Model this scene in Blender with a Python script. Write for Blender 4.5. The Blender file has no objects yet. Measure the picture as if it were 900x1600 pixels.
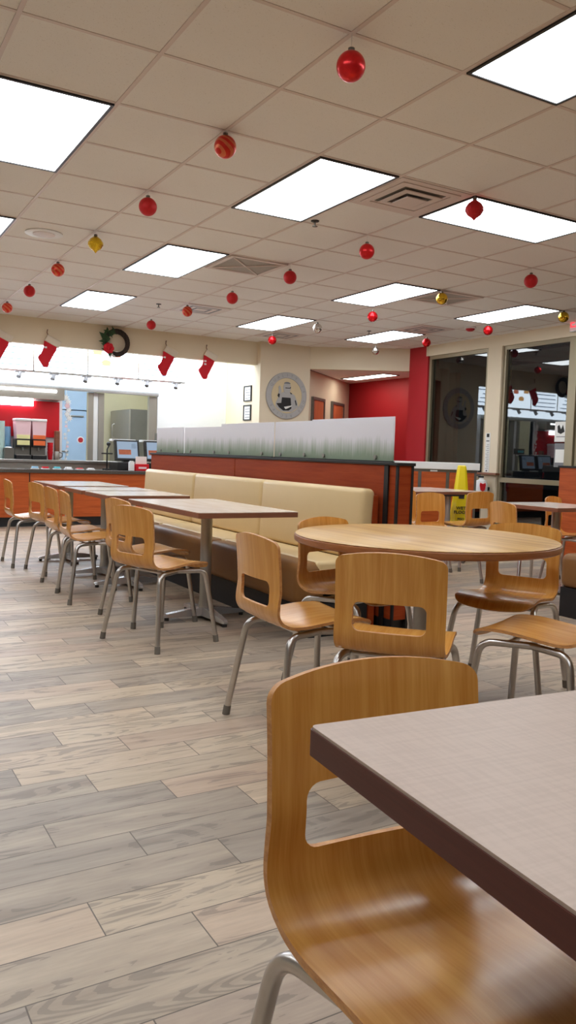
import bpy, bmesh, math, random
from mathutils import Vector, Matrix
PI = math.pi
SC = bpy.context.scene
COL = SC.collection
random.seed(7)
CEIL = 2.859

# ------------------------------------------------------------------ camera, world, exposure
cam_d = bpy.data.cameras.new('camera'); cam = bpy.data.objects.new('camera', cam_d); COL.objects.link(cam)
cam_d.sensor_fit = 'VERTICAL'; cam_d.sensor_height = 36.0; cam_d.lens = 36.0 * 1248.2 / 1600.0
cam_d.clip_start = 0.02; cam_d.clip_end = 200
yaw, pitch, roll = 0.5258, -0.0724, 0.0316
f_ = Vector((math.sin(yaw) * math.cos(pitch), math.cos(yaw) * math.cos(pitch), math.sin(pitch)))
r0 = Vector((math.cos(yaw), -math.sin(yaw), 0)); u0 = r0.cross(f_)
R_ = math.cos(roll) * r0 + math.sin(roll) * u0; U_ = -math.sin(roll) * r0 + math.cos(roll) * u0
cam.matrix_world = Matrix(((R_.x, U_.x, -f_.x, 0), (R_.y, U_.y, -f_.y, 0), (R_.z, U_.z, -f_.z, 1.10), (0, 0, 0, 1)))
SC.camera = cam
w = bpy.data.worlds.new('night'); SC.world = w; w.use_nodes = True
w.node_tree.nodes['Background'].inputs[0].default_value = (0.010, 0.012, 0.016, 1)
w.node_tree.nodes['Background'].inputs[1].default_value = 1.0
SC.view_settings.view_transform = 'Standard'
SC.view_settings.look = 'None'
SC.view_settings.gamma = 1
SC.view_settings.use_curve_mapping = False
SC.view_settings.exposure = 0.0
try:
    SC.cycles.use_denoising = True
    SC.cycles.max_bounces = 10
    SC.cycles.diffuse_bounces = 6
    SC.cycles.sample_clamp_indirect = 6
    SC.cycles.caustics_reflective = False
    SC.cycles.caustics_refractive = False
except Exception:
    pass
LAMP = 9.4          # radiance of the ceiling light panels
KITCHEN_LAMP = 18.0 # brighter tubes behind the counter
MENU = 9.0          # backlit menu panels

# ------------------------------------------------------------------ materials
def s2l(c):
    return tuple(((x / 12.92) if x <= 0.04045 else ((x + 0.055) / 1.055) ** 2.4) for x in [v / 255 for v in c])
class NT:
    def __init__(s, name):
        s.m = bpy.data.materials.new(name); s.m.use_nodes = True
        s.t = s.m.node_tree; s.b = s.t.nodes['Principled BSDF']; s.out = s.t.nodes['Material Output']
    def n(s, typ, ins=None, **props):
        nd = s.t.nodes.new(typ)
        for k, v in props.items(): setattr(nd, k, v)
        if ins:
            for k, v in ins.items(): s.set(nd, k, v)
        return nd
    def set(s, nd, k, v):
        if isinstance(v, bpy.types.NodeSocket): s.t.links.new(v, nd.inputs[k])
        else: nd.inputs[k].default_value = v
    def math(s, op, a, b=0.0, c=None):
        d = {0: a, 1: b}
        if c is not None: d[2] = c
        return s.n('ShaderNodeMath', d, operation=op).outputs[0]
    def mix(s, fac, a, b, blend='MIX'):
        nd = s.n('ShaderNodeMix', data_type='RGBA', blend_type=blend)
        s.set(nd, 0, fac)
        for k, v in ((6, a), (7, b)):
            s.set(nd, k, v if isinstance(v, bpy.types.NodeSocket) else (*v[:3], 1))
        return nd.outputs[2]
    def ramp(s, fac, stops):
        nd = s.n('ShaderNodeValToRGB', {0: fac}); e = nd.color_ramp.elements
        while len(e) < len(stops): e.new(0.5)
        for el, (p, c) in zip(e, stops): el.position = p; el.color = (*c[:3], 1)
        return nd.outputs[0]
    def coord(s, kind='Object', scale=(1, 1, 1), rot=(0, 0, 0)):
        tc = s.n('ShaderNodeTexCoord')
        return s.n('ShaderNodeMapping', {0: tc.outputs[kind], 'Scale': scale, 'Rotation': rot}).outputs[0]
    def noise(s, vec, scale=5, detail=3, rough=0.5, dist=0.0):
        return s.n('ShaderNodeTexNoise', {'Vector': vec, 'Scale': scale, 'Detail': detail, 'Roughness': rough, 'Distortion': dist}).outputs[0]
    def bump(s, hgt, strength=0.2, dist=0.01):
        s.set(s.b, 'Normal', s.n('ShaderNodeBump', {'Height': hgt, 'Strength': strength, 'Distance': dist}).outputs[0])

def plain(name, rgb, rough=0.5, metal=0.0, var=0.06, scale=8, bump=0.0, coat=0.0, spec=0.5):
    k = NT(name); c = s2l(rgb)
    nz = k.noise(k.coord(), scale, 3)
    col = k.mix(nz, tuple(x * (1 - var) for x in c), tuple(min(1, x * (1 + var)) for x in c))
    k.set(k.b, 'Base Color', col); k.b.inputs['Roughness'].default_value = rough
    k.b.inputs['Metallic'].default_value = metal; k.b.inputs['Specular IOR Level'].default_value = spec
    if coat: k.b.inputs['Coat Weight'].default_value = coat; k.b.inputs['Coat Roughness'].default_value = 0.15
    if bump: k.bump(k.noise(k.coord(), scale * 12, 4), bump, 0.002)
    return k.m
def wood(name, c1, c2, rough=0.35, kind='Object', scale=(30, 2, 30), coat=0.0, contrast=(0.35, 0.65), spec=0.5):
    k = NT(name); v = k.coord(kind, scale)
    n1 = k.noise(v, 1.0, 4, 0.6, 0.4)
    v2 = k.coord(kind, tuple(x * 6 for x in scale))
    n2 = k.noise(v2, 1.0, 2, 0.5)
    f = k.math('ADD', k.math('MULTIPLY', n1, 0.75), k.math('MULTIPLY', n2, 0.25))
    k.set(k.b, 'Base Color', k.ramp(f, [(contrast[0], s2l(c1)), (contrast[1], s2l(c2))]))
    k.b.inputs['Roughness'].default_value = rough; k.b.inputs['Specular IOR Level'].default_value = spec
    if coat: k.b.inputs['Coat Weight'].default_value = coat; k.b.inputs['Coat Roughness'].default_value = 0.2
    k.bump(f, 0.06, 0.002)
    return k.m
def glow(name, rgb, strength):
    k = NT(name); e = k.n('ShaderNodeEmission', {0: (*s2l(rgb), 1), 1: strength})
    k.t.links.new(e.outputs[0], k.out.inputs[0]); return k.m

M = {}
M['wall'] = plain('wall_beige', (226, 212, 186), 0.75, var=0.03, scale=3, bump=0.08)
M['wall_brown'] = plain('wall_brown', (120, 96, 78), 0.7, var=0.05)
M['wall_red'] = plain('wall_red', (172, 22, 34), 0.55, var=0.06, scale=4, bump=0.05)
M['kitchen_white'] = plain('kitchen_white', (240, 244, 246), 0.5, var=0.02)
M['kitchen_cream'] = plain('kitchen_cream', (226, 220, 186), 0.6, var=0.03)
M['white'] = plain('white_plastic', (235, 236, 236), 0.45, var=0.03)
M['grid'] = plain('ceiling_grid', (218, 204, 198), 0.5, var=0.03)
M['black'] = plain('black_plastic', (22, 22, 24), 0.4, var=0.2)
M['black_trim'] = plain('black_trim', (16, 14, 13), 0.6, var=0.2)
M['toe'] = plain('toe_kick_black', (26, 27, 30), 0.5, var=0.2)
M['steel'] = plain('brushed_steel', (176, 174, 170), 0.32, 1.0, var=0.12, scale=30)
M['leg_steel'] = plain('chair_leg_steel', (196, 192, 188), 0.3, 1.0, var=0.1, scale=40)
M['steel_dark'] = plain('dark_steel', (120, 118, 112), 0.42, 0.7, var=0.15, scale=6)
M['steel_panel'] = plain('steel_panel', (165, 160, 150), 0.38, 0.6, var=0.08, scale=4)
M['column_metal'] = plain('silver_powder_coat', (170, 168, 164), 0.35, 0.6, var=0.05)
M['base_metal'] = plain('polished_cast_base', (205, 205, 205), 0.25, 0.7, var=0.05)
M['rubber'] = plain('rubber', (35, 33, 32), 0.7, var=0.2)
M['cap_rubber'] = plain('grey_foot_cap', (112, 106, 98), 0.6, var=0.2)
M['alu'] = plain('bronze_aluminium', (150, 138, 112), 0.4, 0.35, var=0.05)
M['ply_edge'] = wood('plywood_edge', (176, 118, 66), (208, 154, 96), 0.45, scale=(40, 40, 90))
M['ply'] = wood('plywood_veneer', (196, 130, 54), (226, 168, 86), 0.27, kind='UV', scale=(34, 1.6, 1), coat=0.25, contrast=(0.33, 0.7))
M['orange_wood'] = wood('cherry_laminate', (168, 76, 32), (200, 98, 46), 0.45, scale=(1.6, 1.6, 26), spec=0.3)
M['cherry_dark'] = wood('cherry_laminate_dark', (138, 52, 22), (160, 70, 32), 0.5, scale=(1.6, 1.6, 26), spec=0.12)
M['top_edge'] = wood('table_edge_brown', (118, 72, 52), (140, 90, 66), 0.4, scale=(3, 3, 60))
M['near_edge'] = wood('near_table_edge', (74, 26, 19), (88, 36, 26), 0.45, scale=(3, 3, 60))
M['round_edge'] = wood('round_table_edge', (138, 88, 52), (160, 106, 66), 0.35, scale=(8, 8, 40))
M['vinyl_beige'] = plain('beige_vinyl', (216, 190, 142), 0.42, var=0.03, bump=0.05)
M['vinyl_brown'] = plain('brown_vinyl', (130, 90, 50), 0.42, var=0.06, bump=0.08, spec=0.25)
M['counter_top'] = plain('dark_counter_top', (82, 78, 74), 0.2, var=0.25, scale=60)
M['red_plastic'] = plain('red_plastic', (214, 20, 36), 0.35, var=0.05)
M['paper'] = plain('white_paper', (232, 232, 228), 0.7, var=0.02)
M['ink'] = plain('black_ink', (30, 30, 30), 0.7, var=0.1)
M['grey_ink'] = plain('grey_ink', (120, 120, 122), 0.7, var=0.1)
M['yellow'] = plain('yellow_plastic', (238, 214, 8), 0.4, var=0.03)
M['night'] = plain('night_asphalt', (30, 30, 32), 0.9, var=0.2)
M['diffuser'] = glow('light_diffuser', (244, 250, 255), LAMP)
M['tube'] = glow('kitchen_light_diffuser', (238, 246, 255), KITCHEN_LAMP)
M['alcove_lamp'] = glow('alcove_light_diffuser', (255, 246, 232), LAMP * 0.9)
M['menu'] = glow('menu_backlit', (226, 240, 255), MENU)
M['exit_red'] = glow('exit_lettering', (255, 70, 80), 1.6)
M['exit_face'] = glow('exit_sign_face', (240, 190, 185), 0.55)

def ceiling_mat():
    k = NT('ceiling_tile'); nz = k.noise(k.coord('Object'), 1.2, 2); fine = k.noise(k.coord('Object'), 140, 3)
    c = k.mix(nz, s2l((234, 231, 227)), s2l((242, 240, 236)))
    c = k.mix(k.math('GREATER_THAN', fine, 0.66), c, s2l((220, 216, 210)))
    k.set(k.b, 'Base Color', c); k.b.inputs['Roughness'].default_value = 0.85; k.bump(fine, 0.15, 0.003)
    return k.m
M['ceiling'] = ceiling_mat()

def floor_mat():
    # wood-look tiles 0.627 x 0.151 m, each row shifted by a third
    k = NT('wood_look_floor_tile'); tc = k.n('ShaderNodeTexCoord').outputs['Object']
    sp = k.n('ShaderNodeSeparateXYZ', {0: tc}); X, Y = sp.outputs[0], sp.outputs[1]
    L, W = 0.627, 0.151
    v = k.math('DIVIDE', k.math('SUBTRACT', Y, 1.69 - 60 * W), W); row = k.math('FLOOR', v); fv = k.math('SUBTRACT', v, row)
    u = k.math('ADD', k.math('DIVIDE', k.math('SUBTRACT', X, 0.54 - 60 * L), L), k.math('DIVIDE', row, 3.0))
    colm = k.math('FLOOR', u); fu = k.math('SUBTRACT', u, colm)
    idv = k.n('ShaderNodeCombineXYZ', {0: colm, 1: row}).outputs[0]
    wn = k.n('ShaderNodeTexWhiteNoise', {0: idv}); r1 = wn.outputs['Value']
    wsep = k.n('ShaderNodeSeparateColor', {0: wn.outputs['Color']}); r2, r3 = wsep.outputs[1], wsep.outputs[2]
    # per-tile shifted coordinates so the grain differs on every tile
    px = k.math('ADD', X, k.math('MULTIPLY', r2, 37.0)); py = k.math('ADD', Y, k.math('MULTIPLY', r3, 23.0))
    gv = k.n('ShaderNodeCombineXYZ', {0: k.math('MULTIPLY', px, 2.2), 1: k.math('MULTIPLY', py, 16.0)}).outputs[0]
    g1 = k.noise(gv, 1.0, 4, 0.6, 0.6)
    gv2 = k.n('ShaderNodeCombineXYZ', {0: k.math('MULTIPLY', px, 10.0), 1: k.math('MULTIPLY', py, 90.0)}).outputs[0]
    g2 = k.noise(gv2, 1.0, 3, 0.6)
    # cathedral grain: rings of a stretched, distorted field
    gv3 = k.n('ShaderNodeCombineXYZ', {0: k.math('MULTIPLY', px, 1.1), 1: k.math('MULTIPLY', py, 6.0)}).outputs[0]
    g3 = k.noise(gv3, 1.3, 1, 0.4, 0.3)
    rings = k.math('SINE', k.math('ADD', k.math('MULTIPLY', g3, 120.0), k.math('MULTIPLY', g2, 2.5)))
    rings = k.math('MULTIPLY', k.math('GREATER_THAN', rings, 0.15), k.math('GREATER_THAN', k.math('ADD', g1, k.math('MULTIPLY', r2, 0.16)), 0.61))
    base = k.ramp(r1, [(0.0, s2l((128, 117, 107))), (0.25, s2l((170, 151, 128))), (0.5, s2l((202, 180, 150))), (0.78, s2l((180, 150, 126))), (1.0, s2l((146, 135, 124)))])
    c = k.mix(k.ramp(g1, [(0.3, (0, 0, 0)), (0.72, (1, 1, 1))]), k.mix(0.35, base, s2l((222, 206, 184))), k.mix(0.35, base, s2l((142, 128, 118))))
    c = k.mix(k.math('MULTIPLY', k.ramp(g2, [(0.35, (0, 0, 0)), (0.7, (1, 1, 1))]), 0.22), c, s2l((125, 112, 102)))
    c = k.mix(k.math('MULTIPLY', rings, 0.42), c, s2l((104, 96, 90)))
    # grout
    gw = 0.0016
    d1 = k.math('LESS_THAN', k.math('MINIMUM', fv, k.math('SUBTRACT', 1.0, fv)), gw / W)
    d2 = k.math('LESS_THAN', k.math('MINIMUM', fu, k.math('SUBTRACT', 1.0, fu)), gw / L)
    gr = k.math('MAXIMUM', d1, d2)
    c = k.mix(gr, c, s2l((96, 84, 74)))
    k.set(k.b, 'Base Color', c)
    k.set(k.b, 'Roughness', k.math('ADD', 0.34, k.math('MULTIPLY', g1, 0.22)))
    k.bump(k.math('SUBTRACT', k.math('MULTIPLY', g2, 0.3), gr), 0.12, 0.002)
    return k.m
M['floor'] = floor_mat()

def laminate(name, c1, c2, rough, stripes=None):
    k = NT(name)
    if stripes:
        v = k.coord('Object', stripes); f = k.noise(v, 1.0, 3, 0.55, 0.3)
        c = k.ramp(f, [(0.36, s2l(c1)), (0.64, s2l(c2))])
    else:
        a = k.noise(k.coord('Object', (14, 160, 1)), 1.0, 2); b = k.noise(k.coord('Object', (160, 14, 1)), 1.0, 2)
        c = k.ramp(k.math('MULTIPLY', k.math('ADD', a, b), 0.5), [(0.40, s2l(c1)), (0.60, s2l(c2))])
    k.set(k.b, 'Base Color', c); k.b.inputs['Roughness'].default_value = rough
    return k.m
M['top_grey'] = laminate('grey_linen_laminate', (178, 157, 142), (186, 165, 150), 0.42)
M['top_pale'] = laminate('pale_wood_laminate', (224, 212, 198), (236, 226, 214), 0.16, (22, 2.5, 1))
M['top_round'] = laminate('golden_wood_laminate', (182, 136, 74), (208, 168, 102), 0.36, (22, 0.8, 1))

def glass_mat(name, refl=0.075, tint=(0.45, 0.47, 0.46)):
    k = NT(name); tr = k.n('ShaderNodeBsdfTransparent', {0: (*tint, 1)}); gl = k.n('ShaderNodeBsdfGlossy', {0: (1, 1, 1, 1), 'Roughness': 0.015})
    mx = k.n('ShaderNodeMixShader', {0: refl}); k.t.links.new(tr.outputs[0], mx.inputs[1]); k.t.links.new(gl.outputs[0], mx.inputs[2])
    k.t.links.new(mx.outputs[0], k.out.inputs[0]); return k.m
M['glass'] = glass_mat('tinted_window_glass')
def frosted():
    k = NT('frosted_grass_glass'); tc = k.n('ShaderNodeTexCoord').outputs['Object']
    sp = k.n('ShaderNodeSeparateXYZ', {0: tc}); Z = sp.outputs[2]
    blades = k.noise(k.n('ShaderNodeMapping', {0: tc, 'Scale': (70, 70, 3)}).outputs[0], 1.0, 3, 0.6)
    clumps = k.noise(k.n('ShaderNodeMapping', {0: tc, 'Scale': (5, 5, 0.5)}).outputs[0], 1.0, 2)
    hgt = k.math('ADD', k.math('MULTIPLY', clumps, 0.17), k.math('MULTIPLY', blades, 0.13))   # blade tip height above the cap
    g = k.math('MULTIPLY', k.math('SUBTRACT', hgt, Z), 9.0)
    g = k.n('ShaderNodeClamp', {0: g}).outputs[0]
    col = k.mix(k.math('MULTIPLY', g, 0.68), s2l((240, 240, 246)), s2l((110, 146, 92)))
    k.set(k.b, 'Base Color', col); k.b.inputs['Roughness'].default_value = 0.35
    tl = k.n('ShaderNodeBsdfTranslucent', {0: col}); tr = k.n('ShaderNodeBsdfTransparent', {0: (0.9, 0.95, 0.93, 1)})
    m1 = k.n('ShaderNodeMixShader', {0: 0.45, 1: k.b.outputs[0], 2: tl.outputs[0]})
    m2 = k.n('ShaderNodeMixShader', {0: 0.10, 1: m1.outputs[0], 2: tr.outputs[0]})
    k.t.links.new(m2.outputs[0], k.out.inputs[0]); return k.m
M['frost'] = frosted()
def ball_mat(name, rgb, rough=0.22, metal=0.75, swirl=None, glitter=0.0):
    k = NT(name); c = s2l(rgb)
    if swirl:
        wv = k.n('ShaderNodeTexWave', {'Vector': k.coord('Object', (1, 1, 1), (0.5, 0.9, 0.2)), 'Scale': 9.0, 'Distortion': 5.0, 'Detail': 1.0})
        col = k.mix(k.math('GREATER_THAN', wv.outputs[1], 0.62), c, s2l(swirl)); k.set(k.b, 'Base Color', col)
    else:
        nz = k.noise(k.coord('Object'), 60, 2); k.set(k.b, 'Base Color', k.mix(nz, tuple(x * 0.8 for x in c), tuple(min(1, x * 1.15) for x in c)))
    if glitter: k.bump(k.noise(k.coord('Object'), 130, 2), glitter, 0.004)
    k.b.inputs['Roughness'].default_value = rough; k.b.inputs['Metallic'].default_value = metal
    return k.m
M['ball_red'] = ball_mat('red_ornament', (214, 26, 30), 0.28, 0.45)
M['ball_matte'] = ball_mat('matte_red_ornament', (196, 18, 24), 0.5, 0.2, glitter=0.4)
M['ball_swirl'] = ball_mat('swirl_ornament', (206, 40, 24), 0.35, 0.4, swirl=(214, 108, 66))
M['ball_gold'] = ball_mat('gold_ornament', (226, 188, 48), 0.2, 0.9, glitter=0.5)
M['ball_gold_shiny'] = ball_mat('shiny_gold_ornament', (232, 190, 60), 0.08, 0.95)
M['ball_silver'] = ball_mat('silver_ornament', (214, 206, 198), 0.06, 0.95)
M['ball_shiny_red'] = ball_mat('shiny_red_ornament', (224, 26, 34), 0.1, 0.7)
M['red_felt'] = plain('red_felt', (206, 22, 40), 0.8, var=0.08, scale=40, bump=0.3)
M['white_fleece'] = plain('white_fleece', (226, 214, 196), 0.9, var=0.06, scale=40, bump=0.6)
M['vine'] = plain('grapevine', (52, 40, 34), 0.8, var=0.3, scale=60, bump=0.5)
M['leaf'] = plain('holly_leaf', (44, 74, 40), 0.6, var=0.25, scale=40)
M['door_blue'] = plain('pale_blue_door', (158, 186, 214), 0.45, var=0.04)
M['door_orange'] = wood('orange_brown_door', (186, 96, 58), (204, 116, 76), 0.45, scale=(12, 12, 1.5))
M['cup'] = plain('pale_green_paper_cup', (206, 232, 228), 0.5, var=0.05)
M['cup_blue'] = plain('pale_blue_paper_cup', (150, 196, 226), 0.5, var=0.05)
M['tub'] = plain('pink_white_tub', (240, 206, 214), 0.3, var=0.05)
M['lemon'] = plain('lemonade', (242, 238, 176), 0.2, var=0.05)
M['orange_drink'] = plain('orange_drink', (240, 122, 74), 0.2, var=0.05)
M['sign_grey'] = plain('seal_grey', (172, 170, 168), 0.55, var=0.06)
M['ring_ink'] = plain('ring_letter_grey', (150, 149, 148), 0.6, var=0.05)
M['sign_light'] = plain('louvre_grey', (186, 180, 174), 0.55, var=0.05)
M['sign_mid'] = plain('seal_mid_grey', (118, 118, 122), 0.55, var=0.06)
M['sign_cream'] = plain('seal_cream', (206, 188, 150), 0.6, var=0.04)
M['screen'] = glow('register_screen', (176, 196, 220), 0.75)
M['teal'] = plain('teal_box', (90, 190, 204), 0.5, var=0.1)
M['food_orange'] = glow('menu_picture_orange', (240, 186, 120), 3.4)
M['food_red'] = glow('menu_picture_red', (236, 140, 110), 3.0)
M['menu_line'] = glow('menu_text_line', (150, 176, 214), 2.4)

# ------------------------------------------------------------------ mesh helpers
class MB:
    def __init__(s): s.bm = bmesh.new(); s.mi = 0
    def _tag(s, n0, mi):
        if mi:
            s.bm.faces.ensure_lookup_table()
            for f in s.bm.faces[n0:]: f.material_index = mi
    def box(s, x0, x1, y0, y1, z0, z1, mi=0, bev=0.0):
        n0 = len(s.bm.faces)
        r = bmesh.ops.create_cube(s.bm, size=1, matrix=Matrix.Translation(((x0 + x1) / 2, (y0 + y1) / 2, (z0 + z1) / 2)) @ Matrix.Diagonal((abs(x1 - x0), abs(y1 - y0), abs(z1 - z0), 1)))
        if bev:
            es = list({e for v in r['verts'] for e in v.link_edges})
            bmesh.ops.bevel(s.bm, geom=es, offset=bev, segments=3, profile=0.5, affect='EDGES')
        s._tag(n0, mi); return s
    def tube(s, pts, r, seg=10, mi=0, closed=False, cap=True):
        n0 = len(s.bm.faces); pts = [Vector(p) for p in pts]; n = len(pts)
        rad = r if isinstance(r, (list, tuple)) else [r] * n
        rings = []; prev = None
        for i, p in enumerate(pts):
            if closed: t = (pts[(i + 1) % n] - pts[i - 1])
            else: t = pts[min(i + 1, n - 1)] - pts[max(i - 1, 0)]
            t.normalize()
            if prev is None:
                a = Vector((0, 0, 1)) if abs(t.z) < 0.9 else Vector((1, 0, 0)); nrm = t.cross(a).normalized()
            else: nrm = (prev - t * prev.dot(t)).normalized()
            prev = nrm; b = t.cross(nrm)
            rings.append([s.bm.verts.new(p + (nrm * math.cos(2 * PI * k / seg) + b * math.sin(2 * PI * k / seg)) * rad[i]) for k in range(seg)])
        m = n if closed else n - 1
        for i in range(m):
            A, B = rings[i], rings[(i + 1) % n]
            for k in range(seg): s.bm.faces.new((A[k], A[(k + 1) % seg], B[(k + 1) % seg], B[k]))
        if cap and not closed: s.bm.faces.new(rings[0][::-1]); s.bm.faces.new(rings[-1])
        s._tag(n0, mi); return s
    def lathe(s, prof, c=(0, 0, 0), seg=32, mi=0):
        n0 = len(s.bm.faces); rings = []
        for (r, z) in prof:
            if r < 1e-5: rings.append([s.bm.verts.new((c[0], c[1], c[2] + z))])
            else: rings.append([s.bm.verts.new((c[0] + r * math.cos(2 * PI * k / seg), c[1] + r * math.sin(2 * PI * k / seg), c[2] + z)) for k in range(seg)])
        for A, B in zip(rings, rings[1:]):
            for k in range(seg):
                q = (k + 1) % seg
                if len(A) == 1 and len(B) > 1: s.bm.faces.new((A[0], B[q], B[k]))
                elif len(B) == 1 and len(A) > 1: s.bm.faces.new((A[k], A[q], B[0]))
                elif len(A) > 1: s.bm.faces.new((A[k], A[q], B[q], B[k]))
        if len(rings[0]) > 1: s.bm.faces.new(rings[0][::-1])
        if len(rings[-1]) > 1: s.bm.faces.new(rings[-1])
        s._tag(n0, mi); return s
    def prism(s, poly, d0, d1, axis='y', mi=0, off=(0, 0, 0)):
        """poly: (a, b) pairs; axis y -> (x, z) outline extruded along y; x -> (y, z); z -> (x, y)"""
        n0 = len(s.bm.faces)
        def P(a, b, d):
            v = {'y': (a, d, b), 'x': (d, a, b), 'z': (a, b, d)}[axis]; return Vector(v) + Vector(off)
        A = [s.bm.verts.new(P(a, b, d0)) for a, b in poly]; B = [s.bm.verts.new(P(a, b, d1)) for a, b in poly]
        n = len(poly); s.bm.faces.new(A); s.bm.faces.new(B[::-1])
        for i in range(n): s.bm.faces.new((A[i], B[i], B[(i + 1) % n], A[(i + 1) % n]))
        s._tag(n0, mi); return s
    def ball(s, c, r, mi=0, seg=24, sq=(1, 1, 1)):
        n0 = len(s.bm.faces)
        bmesh.ops.create_uvsphere(s.bm, u_segments=seg, v_segments=seg // 2, radius=1, matrix=Matrix.Translation(c) @ Matrix.Diagonal((r * sq[0], r * sq[1], r * sq[2], 1)))
        s._tag(n0, mi); return s
    def make(s, name, mats, parent=None, smooth=False, xform=None, angle=35):
        bmesh.ops.recalc_face_normals(s.bm, faces=s.bm.faces)
        if xform is not None: bmesh.ops.transform(s.bm, matrix=xform, verts=s.bm.verts)
        me = bpy.data.meshes.new(name)
        if smooth:
            for f in s.bm.faces: f.smooth = True
        s.bm.to_mesh(me); s.bm.free()
        for m in (mats if isinstance(mats, (list, tuple)) else [mats]): me.materials.append(M[m] if isinstance(m, str) else m)
        if smooth: me.set_sharp_from_angle(angle=math.radians(angle))
        o = bpy.data.objects.new(name, me); COL.objects.link(o)
        if parent: o.parent = parent
        return o

def thing(name, label, cat, loc=(0, 0, 0), rz=0, group=None):
    o = bpy.data.objects.new(name, None); COL.objects.link(o); o.location = loc; o.rotation_euler = (0, 0, rz)
    o.empty_display_size = 0.1
    o['label'] = label; o['category'] = cat
    if group: o['group'] = group
    return o
def tag(o, label, cat, group=None):
    o['label'] = label; o['category'] = cat
    if group: o['group'] = group
    return o
def struct(o, label=None):
    o['kind'] = 'structure'
    if label: o['label'] = label
    return o
def copy_tree(o, parent=None):
    c = o.copy(); COL.objects.link(c)
    if parent is not None: c.parent = parent
    for ch in list(o.children): copy_tree(ch, c)
    return c
def text_mesh(name, body, size, mat, parent, loc, rot, ext=0.001, align='CENTER'):
    cu = bpy.data.curves.new(name, 'FONT'); cu.body = body; cu.size = size; cu.extrude = ext; cu.offset = size * 0.02; cu.align_x = align; cu.align_y = 'CENTER'
    t = bpy.data.objects.new(name + '_tmp', cu); COL.objects.link(t)
    bpy.context.view_layer.update()
    me = bpy.data.meshes.new_from_object(t.evaluated_get(bpy.context.evaluated_depsgraph_get()))
    bpy.data.objects.remove(t); bpy.data.curves.remove(cu)
    me.name = name; me.materials.clear(); me.materials.append(M[mat])
    o = bpy.data.objects.new(name, me); COL.objects.link(o); o.parent = parent; o.location = loc; o.rotation_euler = rot
    return o

# ================================================================== THE SETTING
XL, XR, YB, YF = -3.0, 8.2, -3.0, 11.4
struct(MB().box(XL - 0.2, 9.2, YB - 0.2, 16.2, -0.1, 0.0).make('floor', 'floor'), 'grey and beige wood-look plank tile floor')
struct(MB().box(XL - 0.2, XR + 0.2, YB - 0.2, 11.55, CEIL, CEIL + 0.1).box(XL - 0.2, 6.2, 11.55, 16.2, CEIL, CEIL + 0.1).make('ceiling', 'ceiling'), 'beige suspended tile ceiling')
# suspended grid
GX, GY, T = 0.6975, 3.508, 0.61
g = MB()
for i in range(-6, 13):
    x = GX + i * T
    if x < XR: g.box(x - 0.0105, x + 0.0105, YB, YF - 0.05, CEIL - 0.004, CEIL + 0.002)
for j in range(-10, 13):
    y = GY + j * T
    g.box(XL, XR, y - 0.0105, y + 0.0105, CEIL - 0.003, CEIL + 0.001)
struct(g.make('trim_1', 'grid'), 'ceiling grid bars')

# left wall and back wall, out of frame but reflected by the glass
struct(MB().box(XL - 0.2, XL, YB - 0.2, 16.2, 0, 0.85).box(XL - 0.2, XL, YB - 0.2, 16.2, 2.7, CEIL)
       .box(XL - 0.2, XL, -3.2, -2.4, 0.85, 2.7).box(XL - 0.2, XL, -0.1, 0.3, 0.85, 2.7).box(XL - 0.2, XL, 2.8, 3.2, 0.85, 2.7)
       .box(XL - 0.2, XL, 5.7, 6.1, 0.85, 2.7).box(XL - 0.2, XL, 8.6, 16.2, 0.85, 2.7).make('wall_left', 'wall'))
wn = 3
for (a, b) in ((-2.4, -0.1), (0.3, 2.8), (3.2, 5.7), (6.1, 8.6)):
    wo = struct(thing('window_%d' % wn, '', '', (0, 0, 0))); del wo['label']; del wo['category']
    MB().box(XL - 0.12, XL - 0.06, a, b, 0.85, 0.91).box(XL - 0.12, XL - 0.06, a, b, 2.64, 2.7).box(XL - 0.12, XL - 0.06, a, a + 0.06, 0.91, 2.64).box(XL - 0.12, XL - 0.06, b - 0.06, b, 0.91, 2.64).box(XL - 0.12, XL - 0.06, (a + b) / 2 - 0.03, (a + b) / 2 + 0.03, 0.91, 2.64).make('window_frame', 'alu', wo)
    MB().box(XL - 0.095, XL - 0.085, a + 0.06, b - 0.06, 0.91, 2.64).make('pane', 'glass', wo)
    wn += 1
struct(MB().box(XL - 0.2, XR + 0.2, YB - 0.2, YB, 0, CEIL).make('wall_back', 'wall_brown'))
struct(MB().box(-20, 30, -20, 30, -0.30, -0.22).make('floor_outside', 'night'), 'dark asphalt outside')

# right wall: header, pier, red corner
rw = MB()
rw.box(XR, XR + 0.2, YB, 9.95, 2.70, CEIL)            # header over the glass
rw.box(XR, XR + 0.2, 8.31, 8.58, 0, 2.70)             # pier between the windows
rw.box(XR, XR + 0.2, YB, 3.4, 0, 2.70)
rw.make('wall_right', 'wall')
struct(bpy.data.objects['wall_right'])
struct(MB().box(XR, XR + 0.22, 9.90, 10.36, 0, CEIL).make('wall_right_corner', 'wall_red'), 'dark red corner pier beside the window')

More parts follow.
